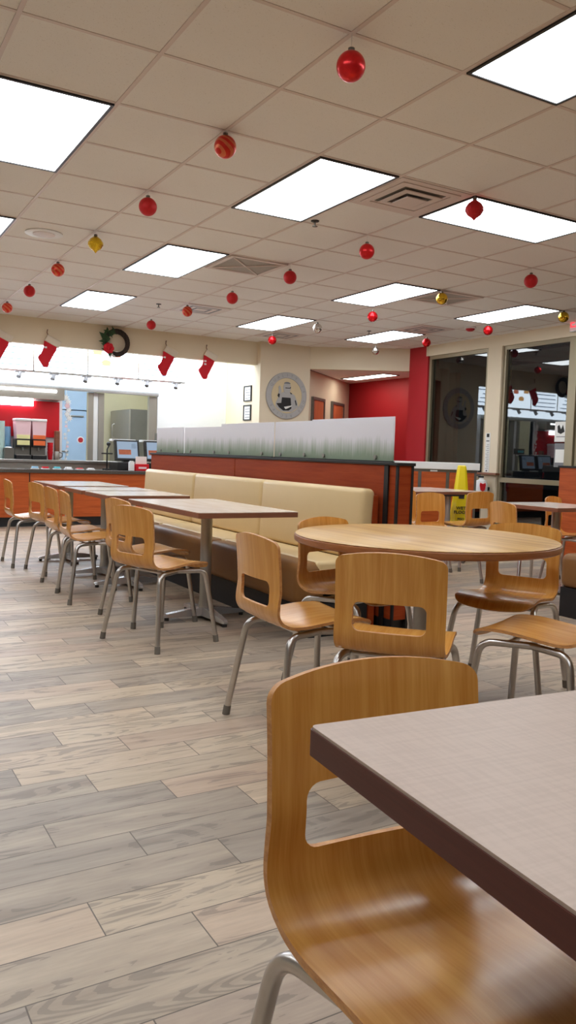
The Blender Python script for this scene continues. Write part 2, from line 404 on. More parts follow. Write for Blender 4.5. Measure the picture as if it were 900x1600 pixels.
def window_unit(n, y0, y1, mid=None, label=''):
    wo = thing('window_%d' % n, label, 'x'); del wo['category']; wo['kind'] = 'structure'
    x0, x1 = XR + 0.03, XR + 0.12; t = 0.055
    f = MB().box(x0, x1, y0, y1, 2.70 - t, 2.70).box(x0, x1, y0, y1, 0.0, 0.10)
    f.box(x0, x1, y0, y0 + t, 0.10, 2.70 - t).box(x0, x1, y1 - t, y1, 0.10, 2.70 - t)
    f.box(x0 - 0.012, x1 + 0.005, y0 + t, y1 - t, 0.80, 0.865)
    f.make('window_frame', 'alu', wo)
    MB().box(XR + 0.070, XR + 0.078, y0 + t, y1 - t, 0.865, 2.70 - t).make('pane', 'glass', wo)
    MB().box(XR + 0.070, XR + 0.078, y0 + t, y1 - t, 0.10, 0.80).make('lower_pane', 'glass', wo)
    return wo
window_unit(1, 8.58, 9.90, label='dark floor-to-ceiling window beside the red corner')
window_unit(2, 7.10, 8.31, label='dark window with reflected menu lights, right of the pier')
# glass door right of window 2
dr = thing('door_1', 'aluminium framed glass entrance door at the right edge', 'x'); del dr['category']; dr['kind'] = 'structure'
MB().box(XR + 0.02, XR + 0.14, 7.02, 7.10, 0, 2.70).box(XR + 0.02, XR + 0.14, 6.0, 6.06, 0, 2.70).box(XR + 0.02, XR + 0.14, 6.06, 7.02, 2.17, 2.24).box(XR + 0.02, XR + 0.14, 6.06, 7.02, 2.65, 2.70).make('door_frame', 'alu', dr)
MB().box(XR + 0.05, XR + 0.10, 6.07, 7.01, 0.01, 0.20).box(XR + 0.05, XR + 0.10, 6.07, 7.01, 2.08, 2.16).box(XR + 0.05, XR + 0.10, 6.07, 6.15, 0.2, 2.08).box(XR + 0.05, XR + 0.10, 6.93, 7.01, 0.2, 2.08).make('door_leaf', 'alu', dr)
MB().box(XR + 0.072, XR + 0.078, 6.15, 6.93, 0.2, 2.08).box(XR + 0.072, XR + 0.078, 6.06, 7.02, 2.24, 2.65).make('pane', 'glass', dr)
MB().tube([(XR + 0.05, 6.22, 0.95), (XR + 0.0, 6.22, 0.97), (XR + 0.0, 6.22, 1.25), (XR + 0.05, 6.22, 1.27)], 0.012).make('door_handle', 'steel', dr, True)
wo = window_unit(7, 3.4, 6.0, label='glass side window beyond the frame edge')

# front wall: header over the service counter, seal wall, pier
JX = 5.96
fw = MB()
fw.box(XL, JX, 11.40, 11.52, 2.50, CEIL)              # header
fw.box(JX, 6.88, 11.28, 11.40, 0, CEIL)               # wall with the seal
fw.box(JX, JX + 0.12, 11.40, 12.00, 0, 2.86)          # return wall of the service opening
fw.make('wall_front', 'wall'); struct(bpy.data.objects['wall_front'], 'beige wall with header above the service counter')
# diagonal header over the restroom alcove
p0, p1 = Vector((6.88, 11.28)), Vector((8.22, 10.36))
dvec = (p1 - p0).normalized(); nn = Vector((-dvec.y, dvec.x))
dg = MB(); q0, q1 = p0 + nn * 0.12, p1 + nn * 0.12
dg.prism([(p0.x, p0.y), (p1.x, p1.y), (q1.x, q1.y), (q0.x, q0.y)], 2.50, CEIL, 'z')
struct(dg.make('wall_front_diagonal', 'wall'), 'diagonal beige header over the alcove')
# alcove: diagonal left wall, red right wall, ceiling
a0, a1 = Vector((6.90, 11.40)), Vector((8.87, 13.05))
ad = (a1 - a0).normalized(); an = Vector((-ad.y, ad.x))
al = MB().prism([(a0.x, a0.y), (a1.x, a1.y), ((a1 + an * 0.1).x, (a1 + an * 0.1).y), ((a0 + an * 0.1).x, (a0 + an * 0.1).y)], 0, 2.505, 'z')
struct(al.make('wall_alcove_left', 'wall'), 'beige alcove wall with two restroom doors')
struct(MB().box(8.87, 8.97, 10.0, 13.2, 0, 2.505).make('wall_alcove_right', 'wall_red'), 'red wall inside the alcove')
struct(MB().prism([(6.90, 11.36), (8.20, 10.50), (8.42, 10.36), (8.87, 10.36), (8.87, 13.05)], 2.505, 2.565, 'z').make('ceiling_alcove', 'ceiling'))
struct(MB().box(8.42, 8.87, 10.16, 10.36, 0, 2.565).make('wall_alcove_end', 'wall_red'))
def alcove_door(n, t0, t1, ztop, label):
    d = thing('door_%d' % n, label, 'x'); del d['category']; d['kind'] = 'structure'
    A = a0 + ad * t0; B = a0 + ad * t1; o = -an
    def slab(A, B, d0, d1, z0, z1, name, mat):
        P = [A + o * d0, B + o * d0, B + o * d1, A + o * d1]
        MB().prism([(p.x, p.y) for p in P], z0, z1, 'z').make(name, mat, d)
    slab(A, B, 0.002, 0.03, 0.0, ztop, 'door_leaf', 'door_orange')
    slab(A - ad * 0.05, A, 0.0, 0.045, 0, ztop + 0.05, 'door_jamb', 'steel_dark'); slab(B, B + ad * 0.05, 0, 0.045, 0, ztop + 0.05, 'door_jamb', 'steel_dark')
    slab(A, B, 0, 0.045, ztop, ztop + 0.05, 'door_lintel', 'steel_dark')
alcove_door(2, 0.30, 0.86, 2.03, 'orange-brown restroom door nearer the seal wall')
alcove_door(3, 1.42, 2.08, 2.03, 'orange-brown restroom door deeper in the alcove')

# service area and kitchen shell
KY = 12.5
struct(MB().box(XL, 2.0, KY, KY + 0.1, 0, CEIL).box(2.0, 4.72, KY, KY + 0.1, 2.03, CEIL).box(4.72, JX, KY, KY + 0.1, 0, CEIL).box(2.0, 4.72, KY, KY + 0.1, 0, 0.80).box(2.0, 3.17, KY, KY + 0.1, 0.8, 2.03).make('wall_service', 'kitchen_white'), 'white wall behind the service counter')
struct(MB().box(JX, JX + 0.12, 12.0, 16.2, 0, CEIL).make('wall_kitchen_right', 'kitchen_cream'))
struct(MB().box(XL, JX, 15.3, 15.5, 0, CEIL).make('wall_kitchen_back', 'kitchen_cream'), 'cream kitchen back wall')

# ================================================================== CEILING FITTINGS
def ceiling_light(name, i0, i1, j0, j1, label, mat='diffuser', z=CEIL, group='ceiling light panels', xy=None, category='light'):
    if xy: x0, x1, y0, y1 = xy
    else: x0, x1, y0, y1 = GX + i0 * T + 0.012, GX + i1 * T - 0.012, GY + j0 * T + 0.012, GY + j1 * T - 0.012
    cx, cy = (x0 + x1) / 2, (y0 + y1) / 2
    o = thing(name, label, category, (cx, cy, z), 0, group)
    hx, hy = (x1 - x0) / 2, (y1 - y0) / 2; b = 0.016
    f = MB().box(-hx, hx, -hy, -hy + b, -0.012, 0.0).box(-hx, hx, hy - b, hy, -0.012, 0).box(-hx, -hx + b, -hy + b, hy - b, -0.012, 0).box(hx - b, hx, -hy + b, hy - b, -0.012, 0)
    f.make('frame', 'black', o)
    MB().box(-hx + b, hx - b, -hy + b, hy - b, -0.007, -0.001).make('diffuser', mat, o)
    return o
lights = [
 (3, 4, -3, -1, 'bright ceiling light panel cut off at the top right corner'),
 (0, 1, 1, 3, 'big bright ceiling light panel at the left edge'),
 (3, 4, 1, 3, 'large ceiling light panel beside the square air diffuser'),
 (5, 7, 1, 2, 'ceiling light panel behind the red ornament, crosswise at the right'),
 (0, 1, 5, 7, 'ceiling light panel sliver at the left edge, above the round speaker'),
 (3, 4, 5, 7, 'ceiling light panel beside the cross-shaped return grille'),
 (3, 4, 9, 11, 'ceiling light panel nearest the wreath and stockings'),
 (7, 8, 5, 7, 'ceiling light panel beside the gold ornament and far return grille'),
 (7, 8, 9, 11, 'ceiling light panel above the round seal'),
 (10, 11, 9, 11, 'small far ceiling light panel above the alcove opening'),
 (10, 11, 5, 7, 'ceiling light panel above the dark right window'),
]
for a in lights: ceiling_light('ceiling_light', *a)
for a in [(7, 8, -3, -1), (0, 1, -3, -1), (-3, -2, 1, 3), (-3, -2, 5, 7), (10, 11, 1, 3), (0, 1, 9, 11), (0, 1, -7, -5), (-3, -2, -7, -5), (10, 11, -3, -1), (-3, -2, -3, -1)]:  # unseen panels added to light the room from behind and beside the view
    ceiling_light('ceiling_light', *a, 'unseen ceiling light panel added outside the picture', group='added ceiling light panels outside the picture')
ceiling_light('alcove_light', 0, 0, 0, 0, 'long bright light fitting on the alcove ceiling', 'alcove_lamp', 2.505, None, (8.15, 8.50, 11.0, 12.3))
for i, x in enumerate((-1.2, 0.6, 2.4, 4.2, 5.3)):
    ceiling_light('service_light', 0, 0, 0, 0, 'ceiling light panel above the service counter, hidden by header', 'tube', CEIL, 'service area ceiling lights', (x - 0.3, x + 0.3, 11.62, 12.22))
for i, (x, y) in enumerate(((2.6, 13.9), (4.4, 13.4), (0.6, 13.9))):
    ceiling_light('kitchen_light', 0, 0, 0, 0, 'ceiling light panel inside the kitchen', 'tube', CEIL, 'kitchen ceiling lights', (x - 0.3, x + 0.3, y - 0.6, y + 0.6))

def square_diffuser(i, j, label):
    o = thing('air_diffuser', label, 'air vent', (GX + (i + 0.5) * T, GY + (j + 0.5) * T, CEIL))
    MB().box(-0.29, 0.29, -0.29, 0.29, -0.006, 0.0).make('backing', 'grid', o)
    MB().box(-0.17, 0.17, -0.17, 0.17, -0.008, -0.006).make('throat', 'cap_rubber', o)
    for r, z, nm in ((0.24, -0.012, 'cone_ring'), (0.155, -0.022, 'cone_ring')):
        m = MB(); w_ = 0.045
        for sx, sy, ex, ey in ((-r, -r, r, -r + w_), (-r, r - w_, r, r), (-r, -r + w_, -r + w_, r - w_), (r - w_, -r + w_, r, r - w_)):
            m.box(sx, ex, sy, ey, z, z + 0.006)
        m.make(nm, 'grid', o)
    MB().box(-0.085, 0.085, -0.085, 0.085, -0.034, -0.026, bev=0.003).make('centre_plate', 'grid', o)
    return o
square_diffuser(4, 1, 'square stepped air diffuser between the two large light panels')
def cross_grille(i, j, label):
    o = thing('return_grille', label, 'air vent', (GX + (i + 0.5) * T, GY + (j + 0.5) * T, CEIL))
    m = MB()
    for a in ((-0.29, 0.29, -0.29, -0.25), (-0.29, 0.29, 0.25, 0.29), (-0.29, -0.25, -0.25, 0.25), (0.25, 0.29, -0.25, 0.25)): m.box(*a, -0.014, 0)
    m.make('frame', 'grid', o)
    l = MB()
    for k in range(-11, 12): l.box(-0.25, 0.25, k * 0.021 - 0.006, k * 0.021 + 0.006, -0.007, -0.002)
    l.make('louvre_blades', 'sign_light', o)
    c = MB()
    for s in (1, -1): c.tube([(-0.25, -0.25 * s, -0.011), (0.25, 0.25 * s, -0.011)], 0.009, 6)
    c.make('cross_bars', 'grid', o)
cross_grille(4, 5, 'white square return grille with diagonal cross, middle of ceiling')
cross_grille(8, 5, 'square return grille with diagonal cross behind the gold ornament')
def slot_vent(i, j, label):
    o = thing('slot_vent', label, 'air vent', (GX + (i + 0.5) * T, GY + (j + 0.5) * T, CEIL))
    MB().box(-0.28, 0.28, -0.28, 0.28, -0.008, 0).make('frame', 'grid', o)
    for r in (0.20, 0.11):
        m = MB(); w_ = 0.03
        for sx, sy, ex, ey in ((-r, -r, r, -r + w_), (-r, r - w_, r, r), (-r, -r + w_, -r + w_, r - w_), (r - w_, -r + w_, r, r - w_)): m.box(sx, ex, sy, ey, -0.010, -0.007)
        m.make('slot', 'sign_mid', o)
slot_vent(5, 9, 'square ceiling vent near the orange swirl ornament')
slot_vent(10, 8, 'square ceiling vent near the smoke detector')
slot_vent(8, 11, 'small ceiling vent close to the header above the round seal')
o = thing('ceiling_speaker', 'round white ceiling speaker grille at the left', 'speaker', (GX + 1.45 * T, GY + 5.55 * T, CEIL))
MB().lathe([(0.15, 0), (0.152, -0.008), (0.13, -0.014), (0.09, -0.010)], seg=40).make('trim_ring', 'white', o, True)
MB().lathe([(0.09, -0.004), (0.09, -0.0125), (0.03, -0.016), (0, -0.0165)], seg=40).make('grille', 'grid', o, True)
for (i, j, lab) in ((4.12, 2.88, 'small dark sprinkler head beside the large light panel'), (4.6, 9.51, 'small dark sprinkler head left of the middle slot vent'), (9.71, 9.5, 'small dark sprinkler head near the far light panel')):
    o = thing('sprinkler_head', lab, 'sprinkler', (GX + i * T, GY + j * T, CEIL))
    MB().lathe([(0.032, 0), (0.03, -0.006), (0.012, -0.009)]).make('escutcheon', 'black', o, True)
    MB().tube([(0, 0, -0.006), (0, 0, -0.04)], 0.007, 8).lathe([(0, -0.044), (0.02, -0.043), (0.02, -0.039), (0, -0.038)]).make('deflector', 'steel_dark', o, True)
o = thing('smoke_detector', 'dark red smoke detector on the ceiling above the right window', 'smoke detector', (GX + 11.05 * T, GY + 7.6 * T, CEIL))
MB().lathe([(0.075, 0), (0.075, -0.016), (0.06, -0.022)]).make('base_ring', 'white', o, True)
MB().lathe([(0.06, -0.018), (0.055, -0.040), (0.03, -0.055), (0, -0.057)]).make('sensor_cap', 'wall_red', o, True)

# ------------------------------------------------------------------ ornaments hanging from the grid
def ornament(i, j, z, mat, label, group=None, shape='ball'):
    x, y = GX + i * T, GY + j * T
    o = thing('hanging_ornament', label, 'ornament', (x, y, z), 0, group)
    R = 0.061
    if shape == 'ball':
        prof = [(R * math.cos(a), R * math.sin(a)) for a in [(-PI / 2 + PI * k / 20) for k in range(21)]]
        prof[0] = (0, -R); prof[-1] = (0, R)
        MB().lathe(prof, seg=32).make('bauble', mat, o, True, angle=80)
    else:   # faceted onion with a point at top and bottom
        prof = [(0, -R * 1.25), (R * 0.25, -R * 0.95), (R * 0.75, -R * 0.6), (R * 1.02, -R * 0.15), (R * 1.0, R * 0.15), (R * 0.72, R * 0.6), (R * 0.3, R * 0.9), (0, R * 1.15)]
        MB().lathe(prof, seg=14).make('bauble', mat, o, True, angle=15)
    MB().lathe([(0.014, R - 0.004), (0.014, R + 0.012), (0.005, R + 0.016)], seg=12).make('cap', 'steel_dark', o, True)
    MB().tube([(0, 0, R + 0.014), (0, 0, CEIL - 0.002 - z)], 0.0012, 5).make('thread', 'paper', o)
    return o
OR = [
 (2, -1, 2.725, 'ball_red', 'largest, nearest red bauble hanging at the top centre', 'ball'),
 (2, 1, 2.772, 'ball_swirl', 'red and gold swirled bauble, second in the left ornament row', 'ball'),
 (2, 3, 2.750, 'ball_matte', 'dark red bauble between the swirled one and the gold one', 'ball'),
 (2, 5, 2.755, 'ball_gold', 'gold onion-shaped ornament in the left row', 'onion'),
 (2, 7, 2.765, 'ball_swirl', 'orange swirled bauble just past the gold ornament', 'ball'),
 (2, 9, 2.760, 'ball_matte', 'red bauble above the second stocking from the left', 'ball'),
 (2, 11, 2.755, 'ball_swirl', 'small orange swirled bauble at the left picture edge', 'ball'),
 (5, 1, 2.760, 'ball_matte', 'red ornament hanging in front of the crosswise light panel', 'onion'),
 (5, 3, 2.728, 'ball_red', 'red bauble right of the large light panel, mid ceiling', 'ball'),
 (5, 5, 2.735, 'ball_matte', 'red bauble just right of the cross-shaped return grille', 'ball'),
 (5, 7, 2.728, 'ball_matte', 'red bauble between the return grille and the slot vent', 'ball'),
 (5, 9, 2.755, 'ball_swirl', 'small orange swirled bauble beside the slot vent', 'ball'),
 (5, 11, 2.745, 'ball_matte', 'small red bauble hanging just above the header by the wreath', 'ball'),
 (8, 3, 2.740, 'ball_matte', 'red bauble at the right, below the crosswise light panel', 'ball'),
 (8, 5, 2.765, 'ball_gold_shiny', 'gold bauble in front of the far return grille', 'ball'),
 (8, 7, 2.740, 'ball_shiny_red', 'shiny red bauble below the light panel, right of centre', 'ball'),
 (8, 9, 2.750, 'ball_silver', 'silver bauble above the wall between seal and alcove', 'ball'),
 (8, 11, 2.725, 'ball_shiny_red', 'small shiny red bauble above the round seal', 'ball'),
 (11, 5, 2.780, 'ball_gold_shiny', 'gold bauble at the right edge near the exit sign', 'ball'),
 (11, 7, 2.770, 'ball_shiny_red', 'shiny red bauble above the pier between the windows', 'ball'),
 (11, 9, 2.740, 'ball_shiny_red', 'shiny red bauble hanging before the red corner pier', 'ball'),
 (11, 11, 2.740, 'ball_silver', 'tiny silver bauble in front of the alcove header', 'ball'),
]
for i, j, z, m, lab, sh in OR: ornament(i, j, z, m, lab, 'ornaments hanging from the ceiling', sh)

# ================================================================== CHAIRS
def catmull(P, n):
    out = []
    for i in range(len(P) - 1):
        p0 = P[max(i - 1, 0)]; p1 = P[i]; p2 = P[i + 1]; p3 = P[min(i + 2, len(P) - 1)]
        for k in range(n):
            t = k / n
            out.append(tuple(0.5 * ((2 * b) + (-a + c) * t + (2 * a - 5 * b + 4 * c - d) * t * t + (-a + 3 * b - 3 * c + d) * t ** 3) for a, b, c, d in zip(p0, p1, p2, p3)))
    out.append(P[-1]); return out
PROF = [(0.222, 0.412), (0.206, 0.436), (0.165, 0.450), (0.08, 0.452), (-0.02, 0.442), (-0.10, 0.434), (-0.155, 0.438), (-0.195, 0.458), (-0.218, 0.492), (-0.225, 0.535), (-0.228, 0.60), (-0.234, 0.69), (-0.246, 0.790)]
def chair_shell_mesh():
    P = [Vector((0, a, b)) for a, b in catmull(PROF, 8)]
    S = [0]
    for a, b in zip(P, P[1:]): S.append(S[-1] + (b - a).length)
    tot = S[-1]
    def at(s):
        s = max(0, min(tot, s))
        for i in range(len(S) - 1):
            if s <= S[i + 1]: t = (s - S[i]) / (S[i + 1] - S[i]); return P[i].lerp(P[i + 1], t)
        return P[-1].copy()
    def s_of_z(z):
        for i in range(len(P) - 1, 0, -1):
            if P[i - 1].z <= z <= P[i].z: return S[i - 1] + (S[i] - S[i - 1]) * (z - P[i - 1].z) / (P[i].z - P[i - 1].z)
    s1, s2 = s_of_z(0.521), s_of_z(0.620)
    hw, rc = 0.123, 0.024
    def halfw(s):
        w_ = 0.190 if s < 0.30 else 0.190 - 0.005 * min(1, (s - 0.30) / 0.1)
        rt, rf = 0.024, 0.05
        if s > tot - rt: d = s - (tot - rt); w_ = w_ - rt + math.sqrt(max(0, rt * rt - d * d))
        if s < rf: d = rf - s; w_ = w_ - rf + math.sqrt(max(0, rf * rf - d * d))
        return w_
    rows = []
    rows += [0.05 * (1 - math.cos(PI / 2 * k / 6)) for k in range(6)]
    k = 0.05
    while k < s1 - 0.012: rows.append(k); k += 0.016
    hole = [s1 + rc * (1 - math.cos(PI / 2 * q / 5)) for q in range(6)] + [s1 + rc + (s2 - s1 - 2 * rc) * q / 4 for q in (1, 2, 3)] + [s2 - rc + rc * math.sin(PI / 2 * q / 5) for q in range(6)]
    rows += hole
    k = s2 + 0.012
    while k < tot - 0.05: rows.append(k); k += 0.016
    rows += [tot - 0.045 + 0.045 * math.sin(PI / 2 * q / 7) for q in range(8)]
    rows = sorted(set(round(r, 6) for r in rows))
    def c_of(s):
        if s1 < s < s2:
            if s < s1 + rc: d = s1 + rc - s; return hw - rc + math.sqrt(max(0, rc * rc - d * d))
            if s > s2 - rc: d = s - (s2 - rc); return hw - rc + math.sqrt(max(0, rc * rc - d * d))
            return hw
        return hw - rc
    NL, NC = 5, 12
    bm = bmesh.new(); uvl = bm.loops.layers.uv.new('uv')
    grid = []; uvd = {}
    for s in rows:
        W = max(halfw(s), 0.02); c = min(c_of(s), W * 0.68)
        us = [-W + (W - c) * q / NL for q in range(NL)] + [-c + 2 * c * q / NC for q in range(NC)] + [c + (W - c) * q / NL for q in range(NL + 1)]
        line = []
        for u in us:
            q = u / 0.19
            arch = 0.024 * q * q * max(0, (s - s2) / (tot - s2)) if s > s2 else 0.0
            frn = 0.018 * q * q * max(0, 1 - s / 0.15)
            p = at(s - arch + frn)
            bk = max(0.0, min(1.0, (p.z - 0.46) / 0.12))
            p = Vector((u, p.y + 0.022 * q * q * bk, p.z + (0.006 * q * q * (1 - bk))))
            v = bm.verts.new(p); uvd[v] = (u + 0.5, s); line.append(v)
        grid.append(line)
    for a in range(len(rows) - 1):
        sm = (rows[a] + rows[a + 1]) / 2
        for b in range(len(grid[0]) - 1):
            if s1 < sm < s2 and NL <= b < NL + NC: continue
            f = bm.faces.new((grid[a][b], grid[a][b + 1], grid[a + 1][b + 1], grid[a + 1][b]))
            for l in f.loops: l[uvl].uv = uvd[l.vert]
            f.smooth = True
    bmesh.ops.delete(bm, geom=[v for v in bm.verts if not v.link_faces], context='VERTS')
    # thickness
    bm.normal_update(); th = 0.0115
    faces = list(bm.faces); vmap = {}
    for v in list(bm.verts): vmap[v] = bm.verts.new(v.co - v.normal * th)
    for f in faces:
        nf = bm.faces.new([vmap[v] for v in reversed(f.verts)]); nf.smooth = True
        for l in nf.loops:
            src = [v for v in f.verts if vmap[v] is l.vert][0]; l[uvl].uv = uvd[src]
    for e in [e for e in bm.edges if len(e.link_faces) == 1 and all(v in vmap for v in e.verts)]:
        a, b = e.verts
        try:
            nf = bm.faces.new((a, b, vmap[b], vmap[a])); nf.material_index = 1; nf.smooth = False
        except ValueError: pass
    bmesh.ops.recalc_face_normals(bm, faces=bm.faces)
    me = bpy.data.meshes.new('seat_shell'); bm.to_mesh(me); bm.free()
    me.materials.append(M['ply']); me.materials.append(M['ply_edge'])
    me.set_sharp_from_angle(angle=math.radians(40))
    return me
SHELL = chair_shell_mesh()
def leg_pts(sx, sy):
    foot = Vector((0.246 * sx, (0.222 if sy > 0 else -0.216), 0.012)); top = Vector((0.150 * sx, 0.165 * sy, 0.405)); rail = Vector((0.140 * sx, 0.0, 0.4185))
    corner = Vector((0.182 * sx, (0.182 if sy > 0 else -0.158), 0.413)); d1 = (foot - corner).normalized(); d2 = (rail - corner).normalized(); r = 0.05
    A = corner + d1 * r; B = corner + d2 * r
    pts = [foot, foot.lerp(A, 0.5)]
    for k in range(7):
        t = k / 6; pts.append(A * (1 - t) ** 2 + corner * 2 * t * (1 - t) + B * t * t)
    pts.append(rail); return pts
def make_chair(label, loc, rz):
    o = thing('dining_chair', label, 'chair', loc, rz)
    s = bpy.data.objects.new('seat_shell', SHELL); COL.objects.link(s); s.parent = o
    for sx in (-1, 1):
        for sy in (-1, 1):
            p = leg_pts(sx, sy)
            l = MB().tube(p, 0.0138, 14).make('leg', 'leg_steel', o, True)
            q = p[0]; d = (p[1] - p[0]).normalized()
            MB().tube([q - Vector((0, 0, 0.012)), q + d * 0.028], [0.0165, 0.0155], 14).make('foot_cap', 'cap_rubber', l, True)
    MB().tube([(-0.158, 0.09, 0.416), (0.158, 0.09, 0.416)], 0.008, 10).make('crossbar', 'leg_steel', o, True)
    MB().tube([(-0.162, -0.08, 0.412), (0.162, -0.08, 0.412)], 0.008, 10).make('crossbar', 'leg_steel', o, True)
    return o
chairs = [
 ('nearest chair, big bentwood back facing the camera, tucked under the foreground table', 0.708, 0.742, 175.6),
 ('bentwood chair with dark back view just behind the nearest chair', 1.754, 2.217, -47),
 ('bentwood chair turned right, alone left of the round table', 1.66, 2.716, -91.7),
 ('bentwood chair behind the left end of the round table', 2.217, 3.155, -165),
 ('bentwood chair on the right side of the round table, slot seen below tabletop', 2.835, 2.76, 116),
 ('bentwood chair whose seat alone shows above the foreground table at right', 2.39, 2.12, 22),
 ('nearest bentwood chair of the row along the long bench', 1.666, 4.317, -71),
 ('bentwood chair half hidden behind the nearest one of the bench row', 1.81, 4.92, -83),
 ('bentwood chair third from the front in the bench row', 1.698, 5.752, -94),
 ('bentwood chair fourth from the front in the bench row, overlapping the third', 1.73, 6.299, -89),
 ('bentwood chair fifth from the front in the bench row, beside the farthest table', 1.788, 7.099, -83),
 ('farthest bentwood chair of the bench row at the left picture edge', 1.663, 7.633, -90),
 ('background bentwood chair partly hidden by the booth end post', 4.98, 6.05, 190),
 ('background bentwood chair left of the yellow sign', 4.81, 5.45, 186),
 ('background bentwood chair right of the yellow sign, before the column', 5.62, 6.12, 3),
 ('background bentwood chair directly above the right end of round table', 4.71, 4.42, -104),
 ('background bentwood chair partly hidden behind the far right table', 5.86, 4.92, -160),
]
for k, (lab, x, y, r) in enumerate(chairs):
    if k == 0:
        proto = make_chair(lab, (x, y, 0), math.radians(r)); proto['group'] = 'bentwood dining chairs'
    else:
        c = copy_tree(proto); c.location = (x, y, 0); c.rotation_euler = (0, 0, math.radians(r)); c['label'] = lab

# ================================================================== TABLES
def pedestal(o, arm_x=0.29, arm_y=0.33, cx=0.0, cy=0.0, h=0.70):
    MB().tube([(cx, cy, 0.045), (cx, cy, 0.11), (cx, cy, h)], [0.052, 0.038, 0.038], 24).make('column', 'column_metal', o, True)
    b = MB()
    for k in range(4):
        L = arm_x if k % 2 == 0 else arm_y; a = k * PI / 2; c, s = math.cos(a), math.sin(a)
        sec = [(0.0, 0.045, 0.080), (L * 0.5, 0.032, 0.062), (L * 0.93, 0.024, 0.044), (L, 0.016, 0.034)]
        prev = None
        for t, hw, zt in sec:
            ring = []
            for (lx, z) in ((-hw, 0.022), (hw, 0.022), (hw * 0.75, zt), (-hw * 0.75, zt)):
                ring.append(b.bm.verts.new((cx + t * c - lx * s, cy + t * s + lx * c, z)))
            if prev:
                for q in range(4): b.bm.faces.new((prev[q], prev[(q + 1) % 4], ring[(q + 1) % 4], ring[q]))
            else: b.bm.faces.new(ring[::-1])
            prev = ring
        b.bm.faces.new(prev)
    bs = b.make('cross_base', 'base_metal', o)
    for k in range(4):
        L = (arm_x if k % 2 == 0 else arm_y) - 0.022; a = k * PI / 2
        MB().tube([(cx + L * math.cos(a), cy + L * math.sin(a), 0.0), (cx + L * math.cos(a), cy + L * math.sin(a), 0.024)], 0.015, 12).make('glide', 'rubber', bs, True)
    MB().box(cx - 0.13, cx + 0.13, cy - 0.13, cy + 0.13, h - 0.006, h + 0.012).make('mounting_plate', 'black', o)
def rect_table(label, cx, cy, sx, sy, rz, top, edge, th=0.036, H=0.75, base=(0, 0), group=None, name='dining_table'):
    ay = 0.29 if sy < 0.8 else 0.33
    o = thing(name, label, 'table', (cx, cy, 0), rz, group)
    def rr(sx, sy, r=0.008):
        P = []
        for qx, qy, a0_ in ((1, 1, 0), (-1, 1, PI / 2), (-1, -1, PI), (1, -1, 1.5 * PI)):
            for k in range(5):
                a = a0_ + k * PI / 8; P.append((qx * (sx / 2 - r) + r * math.cos(a), qy * (sy / 2 - r) + r * math.sin(a)))
        return P
    MB().prism(rr(sx - 0.004, sy - 0.004), H - 0.004, H, 'z').make('tabletop', top, o)
    MB().prism(rr(sx, sy), H - th, H - 0.004, 'z').make('edge_band', edge, o)
    pedestal(o, arm_y=ay, cx=base[0], cy=base[1], h=H - th - 0.012)
    return o
rt = 'wooden pedestal tables along the bench'
ra = math.radians(-4.5)
NC_ = Vector((0.54, 0.86)); ex, ey = Vector((math.cos(ra), math.sin(ra))), Vector((-math.sin(ra), math.cos(ra)))
ncen = NC_ + ex * 0.38 - ey * 0.61
rect_table('foreground table with grey linen top and dark red-brown edge', ncen.x, ncen.y, 0.76, 1.22, ra, 'top_grey', 'near_edge', 0.038, base=(0.03, -0.08))
rect_table('nearest pale rectangular table along the long bench', 2.17, 4.80, 0.66, 1.24, 0, 'top_pale', 'top_edge', 0.034, group=rt)
rect_table('second pale table along the long bench, behind the nearest', 2.15, 6.12, 0.66, 0.62, 0, 'top_pale', 'top_edge', 0.034, base=(-0.03, 0.05), group=rt)
rect_table('third pale table along the long bench, thin sliver of top', 2.15, 6.80, 0.66, 0.56, 0, 'top_pale', 'top_edge', 0.034, base=(-0.05, -0.02), group=rt)
rect_table('farthest pale table along the long bench, near the counter', 2.15, 7.78, 0.66, 1.0, 0, 'top_pale', 'top_edge', 0.034, base=(-0.10, 0), group=rt)
o = thing('round_table', 'large round golden wood table in the middle', 'table', (2.35, 2.806, 0), math.radians(3))
MB().lathe([(0, 0.7455), (0.585, 0.7455), (0.588, 0.7475), (0.584, 0.75), (0, 0.75)], seg=96).make('tabletop', 'top_round', o, True)
MB().lathe([(0, 0.714), (0.585, 0.714), (0.592, 0.719), (0.594, 0.730), (0.592, 0.742), (0.586, 0.7455), (0, 0.7455)], seg=96).make('edge_band', 'round_edge', o, True)
pedestal(o, 0.36, 0.36, h=0.70)
rect_table('background table between the waste station and background chairs, thin pale top', 5.72, 7.10, 1.36, 0.98, 0, 'top_pale', 'top_edge', 0.034, base=(0.22, -0.36))
rect_table('background table at the right edge above the round table', 5.22, 4.62, 0.64, 0.66, 0, 'top_pale', 'top_edge', 0.034, base=(0.1, 0.05))

# ================================================================== LONG BENCH AND HALF WALL
HX0, HX1 = 3.0, 3.12
hw_ = thing('half_wall', 'cherry wood half wall behind the long bench with black trims', 'partition', (HX0, 3.86, 0))
Lh = 8.12 - 3.86
m = MB().box(0.008, HX1 - HX0 - 0.008, 0.02, Lh - 0.01, 0.10, 1.05); m.make('core_panel', 'cherry_dark', hw_)
for a, b in ((0.13, 2.225), (2.235, Lh - 0.02)):
    MB().box(0.0, 0.008, a, b, 0.10, 1.05).make('front_panel', 'cherry_dark', hw_)
MB().box(0.012, HX1 - HX0 - 0.012, 0.004, 0.02, 0.10, 1.05).make('end_panel', 'cherry_dark', hw_)
MB().box(-0.006, 0.004, 0.09, 0.13, 0.0, 1.05).make('trim_strip', 'black_trim', hw_)
MB().box(HX1 - HX0 - 0.014, HX1 - HX0 + 0.004, 0.0, 0.03, 0.0, 1.05).make('trim_strip', 'black_trim', hw_)
